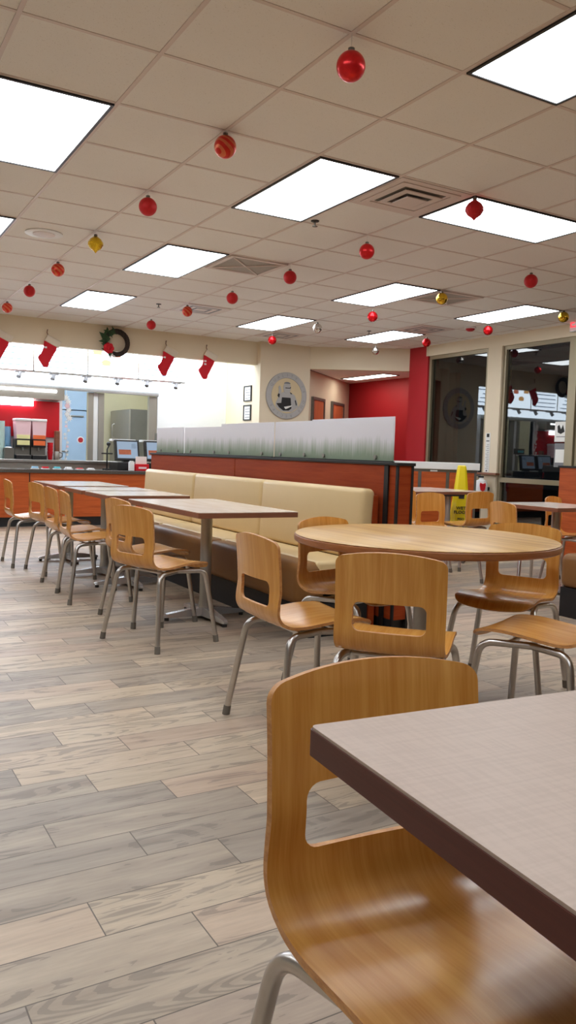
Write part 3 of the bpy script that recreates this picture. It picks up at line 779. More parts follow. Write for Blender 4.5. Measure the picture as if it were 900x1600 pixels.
MB().box(0.0, 0.012, 0.0, 0.02, 0.0, 1.05).make('trim_strip', 'black_trim', hw_)
MB().box(-0.012, HX1 - HX0 + 0.012, -0.008, Lh, 1.05, 1.068, bev=0.003).make('cap', 'black_trim', hw_)
MB().box(0.01, HX1 - HX0 - 0.01, 0.03, Lh - 0.02, 0.0, 0.10).make('toe_kick', 'toe', hw_)
segs = [(3.97, 4.93, 1.352), (4.94, 5.50, 1.346), (5.51, 6.46, 1.346), (6.47, 7.32, 1.325), (7.33, 8.05, 1.330)]
labs = ['nearest frosted grass-print glass panel, by the end post', 'second frosted grass-print glass panel from the end post', 'middle frosted grass-print glass panel on the half wall', 'fourth frosted grass-print glass panel from the end post', 'farthest frosted grass-print glass panel, by the registers']
for k, (a, b, zt) in enumerate(segs):
    off = 0.04 if k % 2 == 0 else 0.052
    g_ = thing('frosted_glass_panel', labs[k], 'glass panel', (HX0 + off, a, 1.068), 0, 'frosted glass panels on the half wall')
    MB().box(0, 0.010, 0, b - a, 0.002, zt - 1.068).make('glass_pane', 'frost', g_)
    for q in (0.18, 0.82):
        MB().tube([(-0.012, (b - a) * q, 0.03), (0.022, (b - a) * q, 0.03)], 0.014, 14).make('standoff_bolt', 'steel', g_, True)
    MB().box(-0.006, 0.016, 0.0, b - a, 0.0, 0.008).make('channel', 'black_trim', g_)

def cushion(x0, x1, y0, y1, z0, z1, r, name, mat, parent, seg=4, xform=None):
    m_ = MB(); bmesh.ops.create_cube(m_.bm, size=1, matrix=Matrix.Translation(((x0 + x1) / 2, (y0 + y1) / 2, (z0 + z1) / 2)) @ Matrix.Diagonal((x1 - x0, y1 - y0, z1 - z0, 1)))
    bmesh.ops.bevel(m_.bm, geom=list(m_.bm.edges), offset=r, segments=seg, profile=0.5, affect='EDGES')
    return m_.make(name, mat, parent, True, xform, 60)
def bench(label, x0, y0, y1, seams, depth=0.60, flip=1):
    o = thing('long_bench', label, 'bench', (x0, y0, 0))
    MB().box(0.09, depth - 0.06, 0.02, y1 - y0 - 0.02, 0, 0.20).make('base_box', 'toe', o)
    ys = [0] + [s - y0 for s in seams] + [y1 - y0]
    for a, b in zip(ys, ys[1:]):
        cushion(-0.005, 0.20, a + 0.003, b - 0.003, 0.20, 0.455, 0.055, 'front_roll', 'vinyl_brown', o, 5)
        cushion(0.13, depth - 0.13, a + 0.003, b - 0.003, 0.26, 0.462, 0.025, 'seat_cushion', 'vinyl_beige', o)
        rk = Matrix.Translation((depth - 0.14, 0, 0.42)) @ Matrix.Rotation(math.radians(3.5), 4, 'Y') @ Matrix.Translation((-(depth - 0.14), 0, -0.42))
        cushion(depth - 0.165, depth - 0.06, a + 0.004, b - 0.004, 0.46, 0.905, 0.035, 'back_cushion', 'vinyl_beige', o, 5, rk)
    MB().box(depth - 0.055, depth - 0.012, 0.01, y1 - y0 - 0.01, 0.0, 0.86).make('back_board', 'cherry_dark', o)
    return o
bench('long beige vinyl bench with brown seat edge against the half wall', 2.41, 4.00, 7.88, (5.32, 6.60), 0.575)

b2 = thing('booth_bench', 'brown vinyl bench end cut off at the right edge', 'bench', (4.56, 2.02, 0))
MB().box(0.012, 0.55, 0.02, 1.92, 0, 0.212).make('base_box', 'toe', b2)
cushion(0, 0.50, 0, 1.93, 0.21, 0.455, 0.05, 'seat_cushion', 'vinyl_brown', b2, 5)
cushion(0.44, 0.56, 0, 1.90, 0.45, 0.90, 0.04, 'back_cushion', 'vinyl_beige', b2, 5)
h2 = thing('half_wall', 'orange wood half wall cut off at the right edge', 'partition', (6.36, 2.87, 0))
MB().box(0, 0.12, 0, 2.70, 0.0, 1.05).make('core_panel', 'orange_wood', h2)
MB().box(-0.012, 0.132, -0.01, 2.715, 1.05, 1.07).make('cap', 'black_trim', h2)
g_ = thing('frosted_glass_panel', 'frosted glass panel on the right-edge half wall', 'glass panel', (6.41, 2.92, 1.07), 0, 'frosted glass panels on the half wall')
MB().box(0, 0.01, 0, 2.5, 0.0, 0.30).make('glass_pane', 'frost', g_)

# ================================================================== SERVICE COUNTER
ct = thing('service_counter', 'long orange wood service counter with dark worktop', 'counter', (0, 11.15, 0))
CW0, CW1 = -2.9, JX - 0.02
px = [CW0, -1.2, 0.6, 2.40, 4.2, CW1]
MB().box(CW0, CW1, 0.03, 0.60, 0.13, 0.735).make('carcass', 'orange_wood', ct)
for a, b in zip(px, px[1:]): MB().box(a + 0.006, b - 0.006, 0.012, 0.03, 0.13, 0.735).make('front_panel', 'orange_wood', ct)
for x in px[1:-1]: MB().box(x - 0.006, x + 0.006, 0.008, 0.03, 0.13, 0.735).make('seam_trim', 'black_trim', ct)
MB().box(CW0, CW1, 0.06, 0.58, 0, 0.13).make('toe_kick', 'toe', ct)
MB().box(CW0, CW1, -0.02, 0.66, 0.735, 0.785, bev=0.006).make('worktop', 'counter_top', ct)

# back counter against the service wall
bc = thing('back_counter', 'steel back counter below the red wall panel', 'counter', (0, 0, 0))
MB().box(0.8, 3.90, 12.12, 12.49, 0, 0.86).make('cabinet', 'steel_panel', bc)
MB().box(0.78, 3.92, 12.08, 12.495, 0.86, 0.90, bev=0.004).make('worktop', 'steel', bc)
tag(MB().box(1.2, 3.12, 12.47, 12.495, 1.24, 1.78).make('red_wall_panel', 'red_plastic'), 'bright red splash panel behind the drink dispensers', 'wall panel')
sh = thing('overhead_steel_shelf', 'brushed steel hood and shelf above the red panel', 'hood', (0, 0, 0))
MB().box(1.2, 3.12, 12.18, 12.49, 1.80, 1.97).make('hood_body', 'steel_panel', sh)
MB().box(1.25, 2.72, 12.44, 12.47, 1.70, 1.80).make('reflection_strip', 'tube', sh)  # glowing strip stands in for the white reflection below the tube
MB().box(1.25, 3.0, 12.165, 12.18, 1.905, 1.94).make('front_light_strip', 'tube', sh)
MB().box(1.2, 4.72, 12.44, 12.495, 1.97, 2.05).make('top_rail', 'steel', sh)
for x0, x1, lab in ((3.10, 3.17, 'thin steel post at the right end of the red panel'), (3.575, 3.66, 'left steel post of the kitchen pass-through'), (3.74, 3.83, 'steel post right of the white strip'), (4.58, 4.715, 'right steel post of the kitchen pass-through')):
    tag(MB().box(x0, x1, 12.505, 12.59, 0.80, 1.965).make('steel_post', 'steel_panel'), lab, 'post', 'steel posts of the pass-through')
tag(MB().box(3.662, 3.738, 12.52, 12.57, 0.80, 1.965).make('white_strip', 'white'), 'white vertical strip between two steel posts', 'strip')

# kitchen behind the pass-through
kd = thing('kitchen_door', 'pale blue swing door with round red sticker seen through pass-through', 'door', (4.02, 15.0, 0))
MB().box(-0.32, 0.30, 0.0, 0.05, 0.02, 1.78).make('door_leaf', 'door_blue', kd)
MB().box(-0.40, 0.38, 0.02, 0.28, 1.80, 2.4).make('over_panel', 'door_blue', kd)
MB().box(-0.40, -0.33, -0.02, 0.28, 0, 1.80).make('jamb', 'steel_dark', kd); MB().box(0.31, 0.38, -0.02, 0.28, 0, 1.80).make('jamb', 'steel_dark', kd)
MB().tube([(-0.1, -0.012, 1.68), (0.18, -0.012, 1.68)], 0.014).make('door_closer', 'steel_dark', kd)
MB().lathe([(0, 0), (0.065, 0), (0.065, 0.004), (0, 0.004)]).make('sticker_rim', 'white', kd, False, Matrix.Translation((0.13, -0.002, 1.24)) @ Matrix.Rotation(PI / 2, 4, 'X'))
MB().lathe([(0, 0), (0.048, 0), (0.048, 0.004), (0, 0.004)]).make('sticker_disc', 'wall_red', kd, False, Matrix.Translation((0.13, -0.006, 1.24)) @ Matrix.Rotation(PI / 2, 4, 'X'))
MB().tube([(-0.22, -0.012, 1.02), (-0.10, -0.02, 1.02)], 0.012).make('door_handle', 'steel_dark', kd)
fr = thing('steel_cabinet', 'tall grey steel cabinet seen through the pass-through', 'cabinet', (4.78, 14.0, 0))
MB().box(0.0, 0.46, 0.0, 1.10, 0.12, 1.82).make('body', 'steel_dark', fr)
MB().box(-0.03, 0.0, 0.01, 1.09, 0.14, 1.81).make('door', 'steel_panel', fr)
MB().tube([(-0.03, 0.85, 1.30), (-0.07, 0.85, 1.32), (-0.07, 0.85, 1.55), (-0.03, 0.85, 1.57)], 0.012).make('handle', 'steel', fr, True)
for sx, sy in ((0.04, 0.05), (0.42, 0.05), (0.04, 1.05), (0.42, 1.05)): MB().tube([(sx, sy, 0), (sx, sy, 0.12)], 0.02).make('foot', 'black', fr)

# menu boards: backlit panels hanging in front of the service wall
MY = 12.30
bx = [0.25, 1.06, 1.87, 2.68, 3.49, 4.30]
mb_lab = ['leftmost backlit menu board, outside the picture', 'backlit menu board left of the picture edge', 'backlit menu board at the left picture edge', 'blank glowing menu board under the second stocking', 'glowing menu board with faint burger pictures below the wreath', 'glowing menu board under the third stocking']
for k, x in enumerate(bx):
    o = thing('menu_board', mb_lab[k], 'menu board', (x, MY, 2.22), 0, 'backlit menu boards')
    MB().box(0.02, 0.79, 0, 0.06, 0, 0.60).make('lightbox', 'menu', o)
    MB().box(0.0, 0.02, -0.008, 0.06, -0.01, 0.61).make('frame_side', 'steel', o)
    MB().box(0.0, 0.81, -0.008, 0.06, -0.03, -0.0).make('bottom_rail', 'steel', o)
    t = MB()
    for r_ in range(6): t.box(0.08, 0.73 - 0.07 * (r_ % 3), -0.003, 0, 0.06 + r_ * 0.085, 0.078 + r_ * 0.085)
    if k != 4: t.make('text_lines', 'menu_line', o)
    else:
        t.bm.free()
        for (a, b, mm) in ((0.16, 0.36, 'food_orange'), (0.46, 0.34, 'food_red'), (0.30, 0.20, 'food_orange'), (0.14, 0.50, 'food_orange'), (0.50, 0.50, 'food_red')):
            MB().lathe([(0, -0.045), (0.07, -0.04), (0.075, -0.025), (0.06, -0.018), (0.08, -0.008), (0.078, 0.008), (0.055, 0.04), (0, 0.05)], seg=20).make('burger_picture', mm, o, True, Matrix.Translation((a, -0.002, b)) @ Matrix.Diagonal((1, 0.03, 1, 1)))
tag(MB().box(0.2, 5.15, 12.34, 12.42, 2.04, 2.19).make('light_valance', 'menu'), 'glowing white strip below the menu boards', 'light')
for k, x in enumerate((1.45, 1.95, 2.48, 2.97, 3.46, 3.96, 4.44, 4.93)):
    o = thing('lamp_bracket', 'small blue-grey lamp bracket under the menu boards', 'lamp', (x, 12.30, 2.17), 0, 'lamp brackets under the menu boards')
    MB().box(-0.07, 0.07, -0.10, 0.0, 0.0, 0.025).make('arm', 'sign_mid', o)
    MB().tube([(0.0, -0.08, 0.0), (-0.03, -0.12, -0.07)], [0.028, 0.036], 14).make('lamp_head', 'sign_mid', o, True)

# counter clutter -----------------------------------------------------------
CT, BT = 0.785, 0.90
def dispenser(x, w_, mat, lab):
    o = thing('drink_dispenser', lab, 'drink dispenser', (x, 12.25, BT))
    MB().box(-w_ / 2, w_ / 2, -0.13, 0.13, 0.0, 0.06, bev=0.006).make('drip_base', 'black', o)
    MB().box(-w_ / 2, w_ / 2, -0.02, 0.13, 0.06, 0.30, bev=0.006).make('body', 'steel_dark', o)
    MB().box(-w_ / 2 + 0.01, w_ / 2 - 0.01, -0.10, 0.0, 0.18, 0.30, bev=0.006).make('valve_housing', 'black', o)
    MB().box(-w_ / 2 + 0.02, w_ / 2 - 0.02, -0.105, -0.10, 0.21, 0.28).make('label_plate', mat, o)
    MB().tube([(0, -0.06, 0.13), (0, -0.06, 0.18)], 0.014).make('nozzle', 'steel', o)
    MB().box(-w_ / 2 + 0.005, w_ / 2 - 0.005, -0.125, -0.02, 0.06, 0.068).make('drip_grate', 'steel', o)
    t = MB(); w2 = w_ / 2 - 0.005
    t.prism([(-w2 * 0.9, 0.0), (w2 * 0.9, 0.0), (w2 * 1.05, 0.26), (-w2 * 1.05, 0.26)], -0.10, 0.12, 'y', off=(0, 0, 0.302)); t.make('clear_tank', 'tub', o)
    MB().box(-w2 * 0.9, w2 * 0.9, -0.104, 0.12, 0.302, 0.36).make('drink_level', 'lemon' if mat == 'lemon' else 'orange_drink', o)
    MB().box(-w2 * 1.1, w2 * 1.1, -0.11, 0.13, 0.562, 0.60, bev=0.01).make('lid', 'white', o)
dispenser(2.52, 0.22, 'lemon', 'drink dispenser with pale yellow drink on the back counter')
dispenser(2.75, 0.21, 'orange_drink', 'drink dispenser with orange drink on the back counter')
def cup(x, y, z, n, mat, lab, r=0.042, hh=0.11, group=None, step=0.022):
    o = thing('cup_stack', lab, 'cup stack', (x, y, z), 0, group)
    for k in range(n):
        MB().lathe([(0.0, 0), (r * 0.72, 0), (r, hh), (r + 0.004, hh + 0.004), (r * 0.96, hh + 0.002), (r * 0.7, 0.006), (0, 0.006)], (0, 0, k * step), 20).make('cup', mat, o, True)
cup(2.22, 12.25, BT, 20, 'cup', 'tallest stack of pale cups at the left picture edge', 0.055, 0.13)
cup(2.335, 12.37, BT, 17, 'cup_blue', 'shorter stack of pale blue cups beside the dispensers', 0.048, 0.12)
o = thing('cup_bin', 'grey bin of white lids beside the cup stacks', 'bin', (2.31, 12.15, BT))
MB().box(-0.06, 0.07, -0.04, 0.04, 0.0, 0.16).make('bin_body', 'steel_dark', o)
MB().ball((0, 0, 0.165), 0.05, sq=(1, 0.7, 0.3)).make('lids', 'white', o, True)
cup(2.925, 12.22, BT, 4, 'red_plastic', 'short stack of red cups right of the dispensers', 0.042, 0.12, step=0.045)
o = thing('steel_pitcher', 'steel pitcher with handle before the grey panel', 'pitcher', (3.01, 12.18, BT))
MB().lathe([(0, 0), (0.04, 0), (0.045, 0.08), (0.035, 0.13), (0.03, 0.13), (0.038, 0.08), (0, 0.01)]).make('body', 'steel', o, True)
MB().tube([(0.04, 0, 0.12), (0.09, 0, 0.10), (0.085, 0, 0.05), (0.044, 0, 0.03)], 0.006).make('handle', 'black', o, True)
for k, (x, mat, lab) in enumerate(((2.50, 'cup_blue', 'small blue and white condiment packet pile, leftmost on the counter'), (2.64, 'red_plastic', 'small red and white packet pile on the counter'), (2.80, 'teal', 'small teal packet pile on the counter'), (2.96, 'white', 'white packet pile on the counter'), (3.12, 'red_plastic', 'small red-topped packet pile nearer the registers'), (3.28, 'white', 'flat white packet pile nearest the registers'))):
    o = thing('condiment_tray', lab, 'condiment tray', (x, 11.30, CT))
    MB().box(-0.05, 0.05, -0.05, 0.05, 0.0, 0.012, bev=0.002).make('tray', 'white', o)
    MB().box(-0.04, 0.04, -0.035, 0.035, 0.012, 0.035 if k < 4 else 0.025, bev=0.005).make('packets', mat, o)
def register(x, lab):
    o = thing('cash_register', lab, 'cash register', (x, 11.50, CT), math.radians(4)); o.scale = (1.06, 1.0, 1.06)
    MB().box(-0.19, 0.19, -0.14, 0.20, 0.0, 0.11, bev=0.006).make('cash_drawer', 'black', o)
    MB().box(-0.05, 0.05, 0.0, 0.08, 0.11, 0.20).make('stand', 'black', o)
    til = Matrix.Translation((0, 0.02, 0.27)) @ Matrix.Rotation(math.radians(-12), 4, 'X')
    s = MB().box(-0.18, 0.18, -0.03, 0.03, -0.14, 0.15, bev=0.008).make('customer_display', 'black', o, False, til)
    MB().box(-0.15, 0.15, -0.034, -0.03, -0.11, 0.125).make('screen', 'screen', s, False, til)
    MB().box(-0.13, 0.05, -0.037, -0.034, -0.06, 0.01).make('burger_picture', 'door_orange', s, False, til)
    MB().box(0.06, 0.13, -0.037, -0.034, 0.03, 0.10).make('price_block', 'door_blue', s, False, til)
    MB().box(-0.20, 0.15, 0.06, 0.18, 0.40, 0.43, bev=0.004).make('top_shelf', 'white', o)
    MB().box(-0.02, 0.02, 0.10, 0.14, 0.11, 0.40).make('post', 'black', o)
    return o
register(3.88, 'left cash register with burger picture on its display'); register(4.34, 'right cash register partly hidden by the half wall')
o = thing('donation_box', 'red box with white card in front of the left register', 'box', (4.02, 11.26, CT))
MB().box(-0.10, 0.10, -0.05, 0.05, 0, 0.10, bev=0.004).make('box_body', 'red_plastic', o)
MB().box(-0.08, 0.09, 0.03, 0.036, 0.10, 0.21).make('card', 'paper', o)
MB().box(-0.06, 0.06, -0.052, -0.05, 0.03, 0.06).make('label_strip', 'tub', o)
o = thing('napkin_holder', 'white upright napkin holder beside the red box', 'napkin holder', (3.86, 11.24, CT))
MB().box(-0.035, 0.035, -0.035, 0.035, 0, 0.13, bev=0.006).make('holder', 'white', o); MB().box(-0.02, 0.02, -0.03, 0.03, 0.13, 0.145).make('napkins', 'paper', o)
o = thing('receipt_printer', 'teal and grey box on top of the right register', 'box', (4.47, 11.64, CT + 0.457), math.radians(4))
MB().box(-0.10, 0.10, -0.06, 0.04, 0, 0.11, bev=0.006).make('housing', 'steel_dark', o); MB().box(-0.075, 0.075, -0.063, -0.06, 0.03, 0.075).make('front_label', 'teal', o)
o = thing('phone_handset', 'black handset on a stalk left of the registers', 'phone', (3.56, 11.45, CT))
MB().box(-0.05, 0.05, -0.05, 0.05, 0, 0.02).make('foot', 'black', o); MB().tube([(0, 0, 0.02), (0.0, 0, 0.30), (0.03, 0, 0.36)], 0.010).make('stalk', 'black', o)
MB().box(-0.08, 0.08, -0.02, 0.02, 0.23, 0.25, bev=0.005).make('shelf', 'black', o); MB().ball((0.02, 0, 0.38), 0.03).make('head', 'black', o, True)
# white paper garland hanging on the thin post
o = thing('paper_garland', 'white and pink paper snowflake garland on the thin steel post', 'garland', (3.20, 12.38, 0.902))
rr_ = random.Random(3)
MB().tube([(0, 0, 0), (0.02, 0, 0.5), (0.0, 0, 1.07)], 0.003, 5).make('string', 'paper', o)
for k in range(16):
    z = 0.02 + k * 0.062; r_ = 0.03 + 0.03 * (k > 9)
    m_ = MB(); n_ = 8; cx_, cz_ = rr_.uniform(-0.02, 0.05), z
    m_.prism([(cx_ + (r_ if q % 2 else r_ * 0.45) * math.cos(PI * q / n_), cz_ + (r_ if q % 2 else r_ * 0.45) * math.sin(PI * q / n_)) for q in range(2 * n_)], -0.008 - 0.002 * (k % 2), -0.004, 'y')
    m_.make('snowflake', 'tub' if k % 5 == 3 else 'white', o)
o = tag(MB().box(3.02, 3.09, 12.30, 12.40, BT, 1.34, bev=0.012).make('cardboard_tube', 'top_edge'), 'brown cardboard upright left of the blue door', 'cardboard')

# ================================================================== FRONT WALL DECORATION
def stocking(x, z, lab, marks=0, rot=0.0):
    o = thing('christmas_stocking', lab, 'stocking', (x, 11.385, z)); o.rotation_euler = (0, rot, 0)
    o['group'] = 'stockings on the header'
    def puff(poly, th, name, mat):
        m_ = MB(); m_.prism(poly, -th, 0.0, 'y')
        fr_ = [f for f in m_.bm.faces if all(abs(v.co.y + th) < 1e-5 for v in f.verts)]
        bmesh.ops.bevel(m_.bm, geom=[e for f in fr_ for e in f.edges], offset=min(0.014, th * 0.6), segments=3, profile=0.6, affect='EDGES')
        return m_.make(name, mat, o, True, None, 50)
    body = [(-0.03, -0.13), (0.145, -0.21), (0.125, -0.27), (0.085, -0.335), (0.045, -0.385), (0.035, -0.43), (0.03, -0.475), (0.012, -0.498), (-0.03, -0.50), (-0.055, -0.478), (-0.085, -0.43), (-0.112, -0.385), (-0.115, -0.36), (-0.085, -0.325), (-0.05, -0.285), (-0.04, -0.23)]
    puff(body, 0.030, 'sock', 'red_felt')
    puff([(-0.036, -0.135), (0.012, -0.05), (0.20, -0.135), (0.16, -0.225)], 0.040, 'cuff', 'white_fleece')
    MB().tube([(0.012, -0.012, 0.02), (0.004, -0.012, -0.02), (0.02, -0.016, -0.065)], 0.006, 8).make('hanging_loop', 'top_edge', o, True)
    MB().tube([(0.012, 0.012, 0.015), (0.012, -0.02, 0.018)], 0.005, 8).make('nail', 'steel_dark', o)
    for q in range(marks):
        MB().box(-0.035 + q * 0.0, 0.0, -0.035, -0.030, -0.24 - q * 0.045, -0.215 - q * 0.045, bev=0.004).make('white_charm', 'white', o)
stocking(2.02, 2.70, 'red christmas stocking cut off at the left picture edge', 1)
stocking(2.66, 2.69, 'red christmas stocking left of the wreath', 1)
stocking(4.40, 2.705, 'red christmas stocking right of the wreath', 1)
stocking(5.06, 2.705, 'red christmas stocking farthest right on the header', 2)
wr = thing('grapevine_wreath', 'dark grapevine wreath with red bow on the header', 'wreath', (3.64, 11.36, 2.615))
for k in range(7):
    pts = []
    for a in range(48):
        t = 2 * PI * a / 48; rr2 = 0.165 + 0.026 * math.cos(5 * t + k * 0.9) ; pts.append((rr2 * math.cos(t), 0.020 * math.sin(4 * t + k * 0.9) - 0.02, rr2 * math.sin(t)))
    MB().tube(pts, 0.011, 6, closed=True).make('vine_strand', 'vine', wr, True)
rr_ = random.Random(5)
lf = MB()
for k in range(22):
    a = rr_.uniform(1.9, 4.3); r2 = 0.17 + rr_.uniform(-0.04, 0.05); c = Vector((r2 * math.cos(a), -0.05 - rr_.random() * 0.02, r2 * math.sin(a))); d = rr_.uniform(0, 2 * PI)
    lx, lz = math.cos(d), math.sin(d); L = 0.055
    v = [lf.bm.verts.new(c + Vector((lx * t * L - lz * w_ * L, -0.012 * abs(w_) * 4, lz * t * L + lx * w_ * L))) for t, w_ in ((-1, 0), (-0.2, 0.32), (1, 0), (-0.2, -0.32))]
    lf.bm.faces.new(v)
    v2 = [lf.bm.verts.new(q.co + Vector((0, 0.003, 0))) for q in v]; lf.bm.faces.new(v2[::-1])
lf.make('holly_leaves', 'leaf', wr)
MB().prism([(-0.15 - 0.0, 0.10), (-0.26, 0.13), (-0.21, 0.03), (-0.27, 0.0), (-0.17, -0.02), (-0.10, 0.05)], -0.05, -0.035, 'y').make('leaf_spray', 'leaf', wr)
bw = MB()
for k in range(7):
    a = k * 2 * PI / 7; bw.ball((-0.13 + 0.045 * math.cos(a), -0.075, -0.09 + 0.045 * math.sin(a)), 0.036, sq=(1, 0.5, 1), seg=12)
bw.ball((-0.13, -0.095, -0.09), 0.026, seg=12)
bw.make('red_flower', 'red_felt', wr, True)
bp = MB().ball((-0.08, -0.06, -0.18), 0.022, seg=12).ball((-0.045, -0.06, -0.20), 0.018, seg=12).ball((-0.10, -0.06, -0.21), 0.016, seg=12); bp.make('white_berries', 'white', wr, True)

# round seal
se = thing('round_wall_seal', 'round grey wall seal with black and white man portrait', 'sign', (6.44, 11.28, 2.035))
RX = Matrix.Rotation(PI / 2, 4, 'X')
MB().lathe([(0, 0), (0.375, 0), (0.375, 0.022), (0.365, 0.028), (0.285, 0.028), (0.28, 0.020), (0, 0.020)], seg=64).make('outer_ring', 'sign_grey', se, True, RX, 30)
MB().lathe([(0, 0.0), (0.28, 0.0), (0.28, 0.024), (0, 0.024)], seg=64).make('inner_disc', 'sign_cream', se, False, RX)
def flat(poly, y0, y1, name, mat): return MB().prism(poly, -y1, -y0, 'y').make(name, mat, se)
def ell(cx_, cz_, a, b, n=24, t0=0, t1=2 * PI): return [(cx_ + a * math.cos(t0 + (t1 - t0) * k / (n if t1 - t0 > 6.2 else n - 1)), cz_ + b * math.sin(t0 + (t1 - t0) * k / (n if t1 - t0 > 6.2 else n - 1))) for k in range(n)]
flat([(-0.20, -0.12), (-0.13, 0.02), (-0.06, 0.06), (0.06, 0.06), (0.15, 0.01), (0.20, -0.10), (0.22, -0.17), (0.10, -0.255), (-0.10, -0.255), (-0.20, -0.18)], 0.024, 0.028, 'shirt_figure', 'sign_grey')
flat([(-0.09, -0.03), (0.07, -0.03), (0.09, -0.20), (0.04, -0.235), (-0.06, -0.24), (-0.14, -0.19), (-0.19, -0.13), (-0.10, -0.12)], 0.028, 0.031, 'apron_figure', 'ink')
flat([(-0.05, -0.18), (0.10, -0.15), (0.08, -0.17), (0.02, -0.20), (-0.02, -0.215)], 0.031, 0.033, 'cloth_figure', 'paper')
flat(ell(0.0, 0.125, 0.068, 0.09), 0.024, 0.030, 'face_figure', 'sign_grey')
flat(ell(0.0, 0.19, 0.06, 0.03, 16, 0, PI), 0.030, 0.032, 'hair_figure', 'sign_mid')
flat([(-0.035, 0.118), (0.06, 0.118), (0.07, 0.14), (0.055, 0.142), (0.05, 0.128), (-0.03, 0.13)], 0.030, 0.033, 'glasses_figure', 'ink')
flat([(0.055, 0.06), (0.085, 0.045), (0.10, 0.03), (0.07, 0.03)], 0.028, 0.031, 'collar_figure', 'ink')
flat([(-0.165, -0.03), (-0.15, 0.07), (-0.16, 0.13), (-0.135, 0.16), (-0.115, 0.13), (-0.10, 0.07), (-0.11, -0.03)], 0.024, 0.029, 'raised_arm_figure', 'sign_grey')
flat([(-0.175, -0.01), (-0.16, 0.03), (-0.13, 0.02), (-0.14, -0.04)], 0.029, 0.031, 'cuff_figure', 'ink')
flat([(0.15, -0.07), (0.165, -0.06), (0.19, -0.14), (0.175, -0.15)], 0.028, 0.031, 'sleeve_figure', 'ink')
txt = 'QUALITY IS OUR RECIPE'
for k, ch in enumerate(txt):
    if ch == ' ': continue
    a = math.radians(150 - k * 15.0) if True else 0
    t = text_mesh('ring_letter', ch, 0.062, 'ring_ink', se, (0.325 * math.cos(a), -0.029, 0.325 * math.sin(a)), (PI / 2, 0, 0), 0.0008)
    t.rotation_euler = (PI / 2, -(a - PI / 2), 0)
for k, (z, lab) in enumerate(((2.06, 'upper framed certificate on the bright side wall'), (1.75, 'lower framed certificate on the bright side wall'))):
    o = thing('framed_certificate', lab, 'picture frame', (JX - 0.001, 11.68, z))
    m_ = MB()
    for a in ((-0.13, -0.112, -0.125, 0.125), (0.112, 0.13, -0.125, 0.125), (-0.112, 0.112, -0.125, -0.107), (-0.112, 0.112, 0.107, 0.125)): m_.box(-0.02, 0, a[0], a[1], a[2], a[3])
    m_.make('frame', 'black', o); MB().box(-0.008, 0, -0.112, 0.112, -0.107, 0.107).make('certificate', 'paper', o)
    l = MB()
    for q in range(4): l.box(-0.010, -0.008, -0.08, 0.08, -0.08 + q * 0.045, -0.07 + q * 0.045)
    l.make('text_lines', 'grey_ink', o)
o = thing('wall_switch_box', 'small grey box on the bright wall above the glass panels', 'switch', (5.02, KY - 0.001, 1.36))
MB().box(-0.04, 0.04, -0.05, 0, 0, 0.12, bev=0.005).make('box_body', 'sign_grey', o); MB().box(-0.02, 0.02, -0.055, -0.05, 0.04, 0.09).make('button_plate', 'white', o)

# ================================================================== RIGHT SIDE THINGS
# front left corner at the origin, front face towards -y before turning; stands parallel to the diagonal header
ts = thing('trash_station', 'wood fronted waste station with thick white top before the window', 'trash station', (5.78, 8.72, 0), math.radians(-34.5))
MB().box(-0.03, 1.83, -0.03, 0.56, 0.965, 1.055, bev=0.006).make('counter_top', 'white', ts)
MB().box(0.0, 1.80, 0.02, 0.54, 0.08, 0.965).make('carcass', 'steel_dark', ts)
for k in range(5):
    a = 0.02 + k * 0.358
    d_ = MB().box(a, a + 0.315, 0.0, 0.02, 0.10, 0.93, bev=0.003).make('door', 'orange_wood', ts)
    MB().box(a + 0.05, a + 0.265, -0.006, 0.0, 0.66, 0.82).make('push_flap', 'orange_wood', d_)
    MB().box(a + 0.11, a + 0.20, -0.012, 0.0, 0.935, 0.955).make('pull', 'white', d_)
MB().box(0.02, 1.78, 0.05, 0.52, 0, 0.08).make('toe_kick', 'toe', ts)

wf = thing('wet_floor_sign', 'tall yellow wet floor cone sign rising behind the background table', 'wet floor sign', (6.62, 7.28, 0), math.radians(-35))
def tri_ring(r, z, rnd=0.25):
    P = []
    for k in range(4):
        for q in (-1, 1):
            a = k * PI / 2 + PI / 4 + q * rnd; P.append((r * math.cos(a), r * math.sin(a), z))
    return P
m_ = MB(); prev = None
for r_, z in ((0.165, 0.03), (0.16, 0.10), (0.115, 0.55), (0.062, 0.985), (0.055, 1.02), (0.04, 1.03)):
    ring = [m_.bm.verts.new(p) for p in tri_ring(r_, z)]
    if prev:
        for k in range(8): m_.bm.faces.new((prev[k], prev[(k + 1) % 8], ring[(k + 1) % 8], ring[k]))
    else: m_.bm.faces.new(ring[::-1])
    prev = ring
m_.bm.faces.new(prev); m_.make('cone_body', 'yellow', wf)
MB().box(-0.17, 0.17, -0.17, 0.17, 0, 0.03, bev=0.008).make('base_plate', 'yellow', wf)
tl = math.atan2(0.103 * math.cos(0.25) * 0.9, 0.885)
def face_y(z): return -(0.165 - (z - 0.03) * 0.108) * math.cos(PI / 4 - 0.25) * 1.0 - 0.004
ic = MB().prism([(-0.032, -0.022), (0.032, -0.022), (0.032, 0.022), (-0.032, 0.022)], -0.003, 0.0, 'y')
o = ic.make('warning_symbol', 'ink', wf); o.location = (0, face_y(0.655) - 0.004, 0.655); o.rotation_euler = (-0.10, 0, 0)
for z, s_, b_ in ((0.52, 0.052, 'WET'), (0.47, 0.052, 'FLOOR'), (0.39, 0.040, 'PISO'), (0.345, 0.040, 'MOJADO')):
    text_mesh('sign_lettering', b_, s_, 'ink', wf, (0, face_y(z) - 0.006, z), (PI / 2 - 0.10, 0, 0), 0.001)

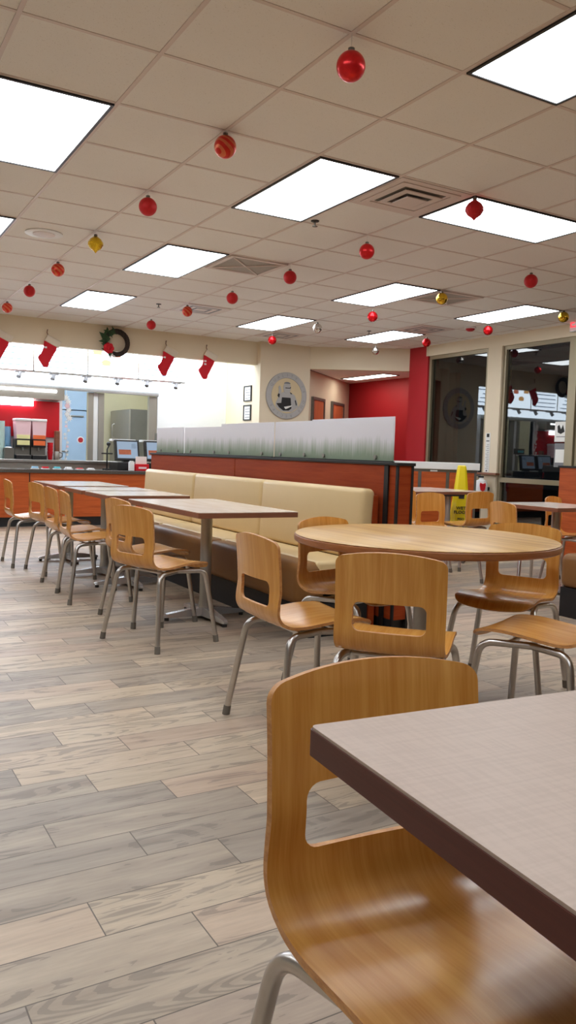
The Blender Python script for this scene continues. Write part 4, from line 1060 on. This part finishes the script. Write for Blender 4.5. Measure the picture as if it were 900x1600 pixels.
fe = thing('wall_extinguisher', 'silver cylinder with red label on the pier below wooden ledge', 'fire extinguisher', (8.08, 8.47, 0.42), math.radians(-30))
MB().lathe([(0, 0), (0.085, 0), (0.09, 0.02), (0.09, 0.34), (0.07, 0.39), (0.03, 0.41), (0.03, 0.43), (0, 0.43)], seg=28).make('cylinder', 'white', fe, True)
MB().prism([(-0.035, 0.36), (0.0, 0.345), (0.035, 0.36), (0.042, 0.33), (0.03, 0.26), (0.0, 0.235), (-0.03, 0.26), (-0.042, 0.33)], -0.104, -0.070, 'y', off=(0.0, 0, 0)).make('red_label', 'red_plastic', fe)
MB().box(-0.05, 0.03, -0.015, 0.015, 0.43, 0.455, bev=0.004).make('valve_handle', 'black', fe)
MB().box(0.05, 0.115, -0.03, 0.03, 0.25, 0.30).make('wall_bracket', 'black', fe)
wl = tag(MB().box(8.12, 8.2, 8.24, 8.62, 0.895, 0.925, bev=0.004).make('wooden_ledge', 'top_edge'), 'narrow orange-brown wooden ledge on the pier between windows', 'ledge')
hs = thing('height_strip', 'white height-marking strip with black marks on the pier', 'sign', (8.199, 8.50, 0.93))
MB().box(-0.004, 0, -0.045, 0.045, 0, 0.56).make('strip', 'paper', hs)
m_ = MB()
for k in range(14): m_.box(-0.006, -0.004, -0.03, 0.012 if k % 2 else 0.028, 0.05 + k * 0.026, 0.056 + k * 0.026)
m_.make('ruler_marks', 'grey_ink', hs)
MB().box(-0.006, -0.004, -0.025, 0.025, 0.50, 0.55).box(-0.006, -0.004, -0.03, 0.03, 0.44, 0.452).box(-0.006, -0.004, -0.012, 0.012, 0.012, 0.03).make('black_blocks', 'ink', hs)
ns = thing('window_notice', 'white notice with dark figure taped to the window', 'notice', (8.262, 7.15, 1.37), 0)
MB().box(-0.003, 0, 0.01, 0.20, 0, 0.26).make('sheet', 'paper', ns)
m_ = MB().prism([(0.04, 0.13), (0.07, 0.22), (0.10, 0.16), (0.13, 0.22), (0.16, 0.20), (0.15, 0.12), (0.10, 0.10)], -0.005, -0.003, 'x'); m_.make('printed_figure', 'ink', ns)
MB().box(-0.005, -0.003, 0.03, 0.17, 0.06, 0.07).make('printed_line', 'grey_ink', ns)
ns = thing('window_notice', 'smaller plain white notice low on the window', 'notice', (8.262, 7.15, 1.10), 0)
MB().box(-0.008, -0.0045, 0.01, 0.17, 0, 0.17).make('sheet', 'paper', ns); MB().box(-0.004, -0.002, -0.0, 0.19, -0.06, 0.25).make('backing_card', 'sign_mid', ns)
ex_ = thing('exit_sign', 'red lit exit sign cut off at the right edge', 'exit sign', (8.198, 6.92, 2.745))
MB().box(-0.07, -0.002, -0.17, 0.17, 0, 0.20, bev=0.006).make('housing', 'white', ex_)
MB().box(-0.074, -0.07, -0.155, 0.155, 0.014, 0.186).make('face', 'exit_face', ex_)
text_mesh('lettering', 'EXIT', 0.16, 'exit_red', ex_, (-0.076, 0, 0.10), (PI / 2, 0, -PI / 2), 0.001)
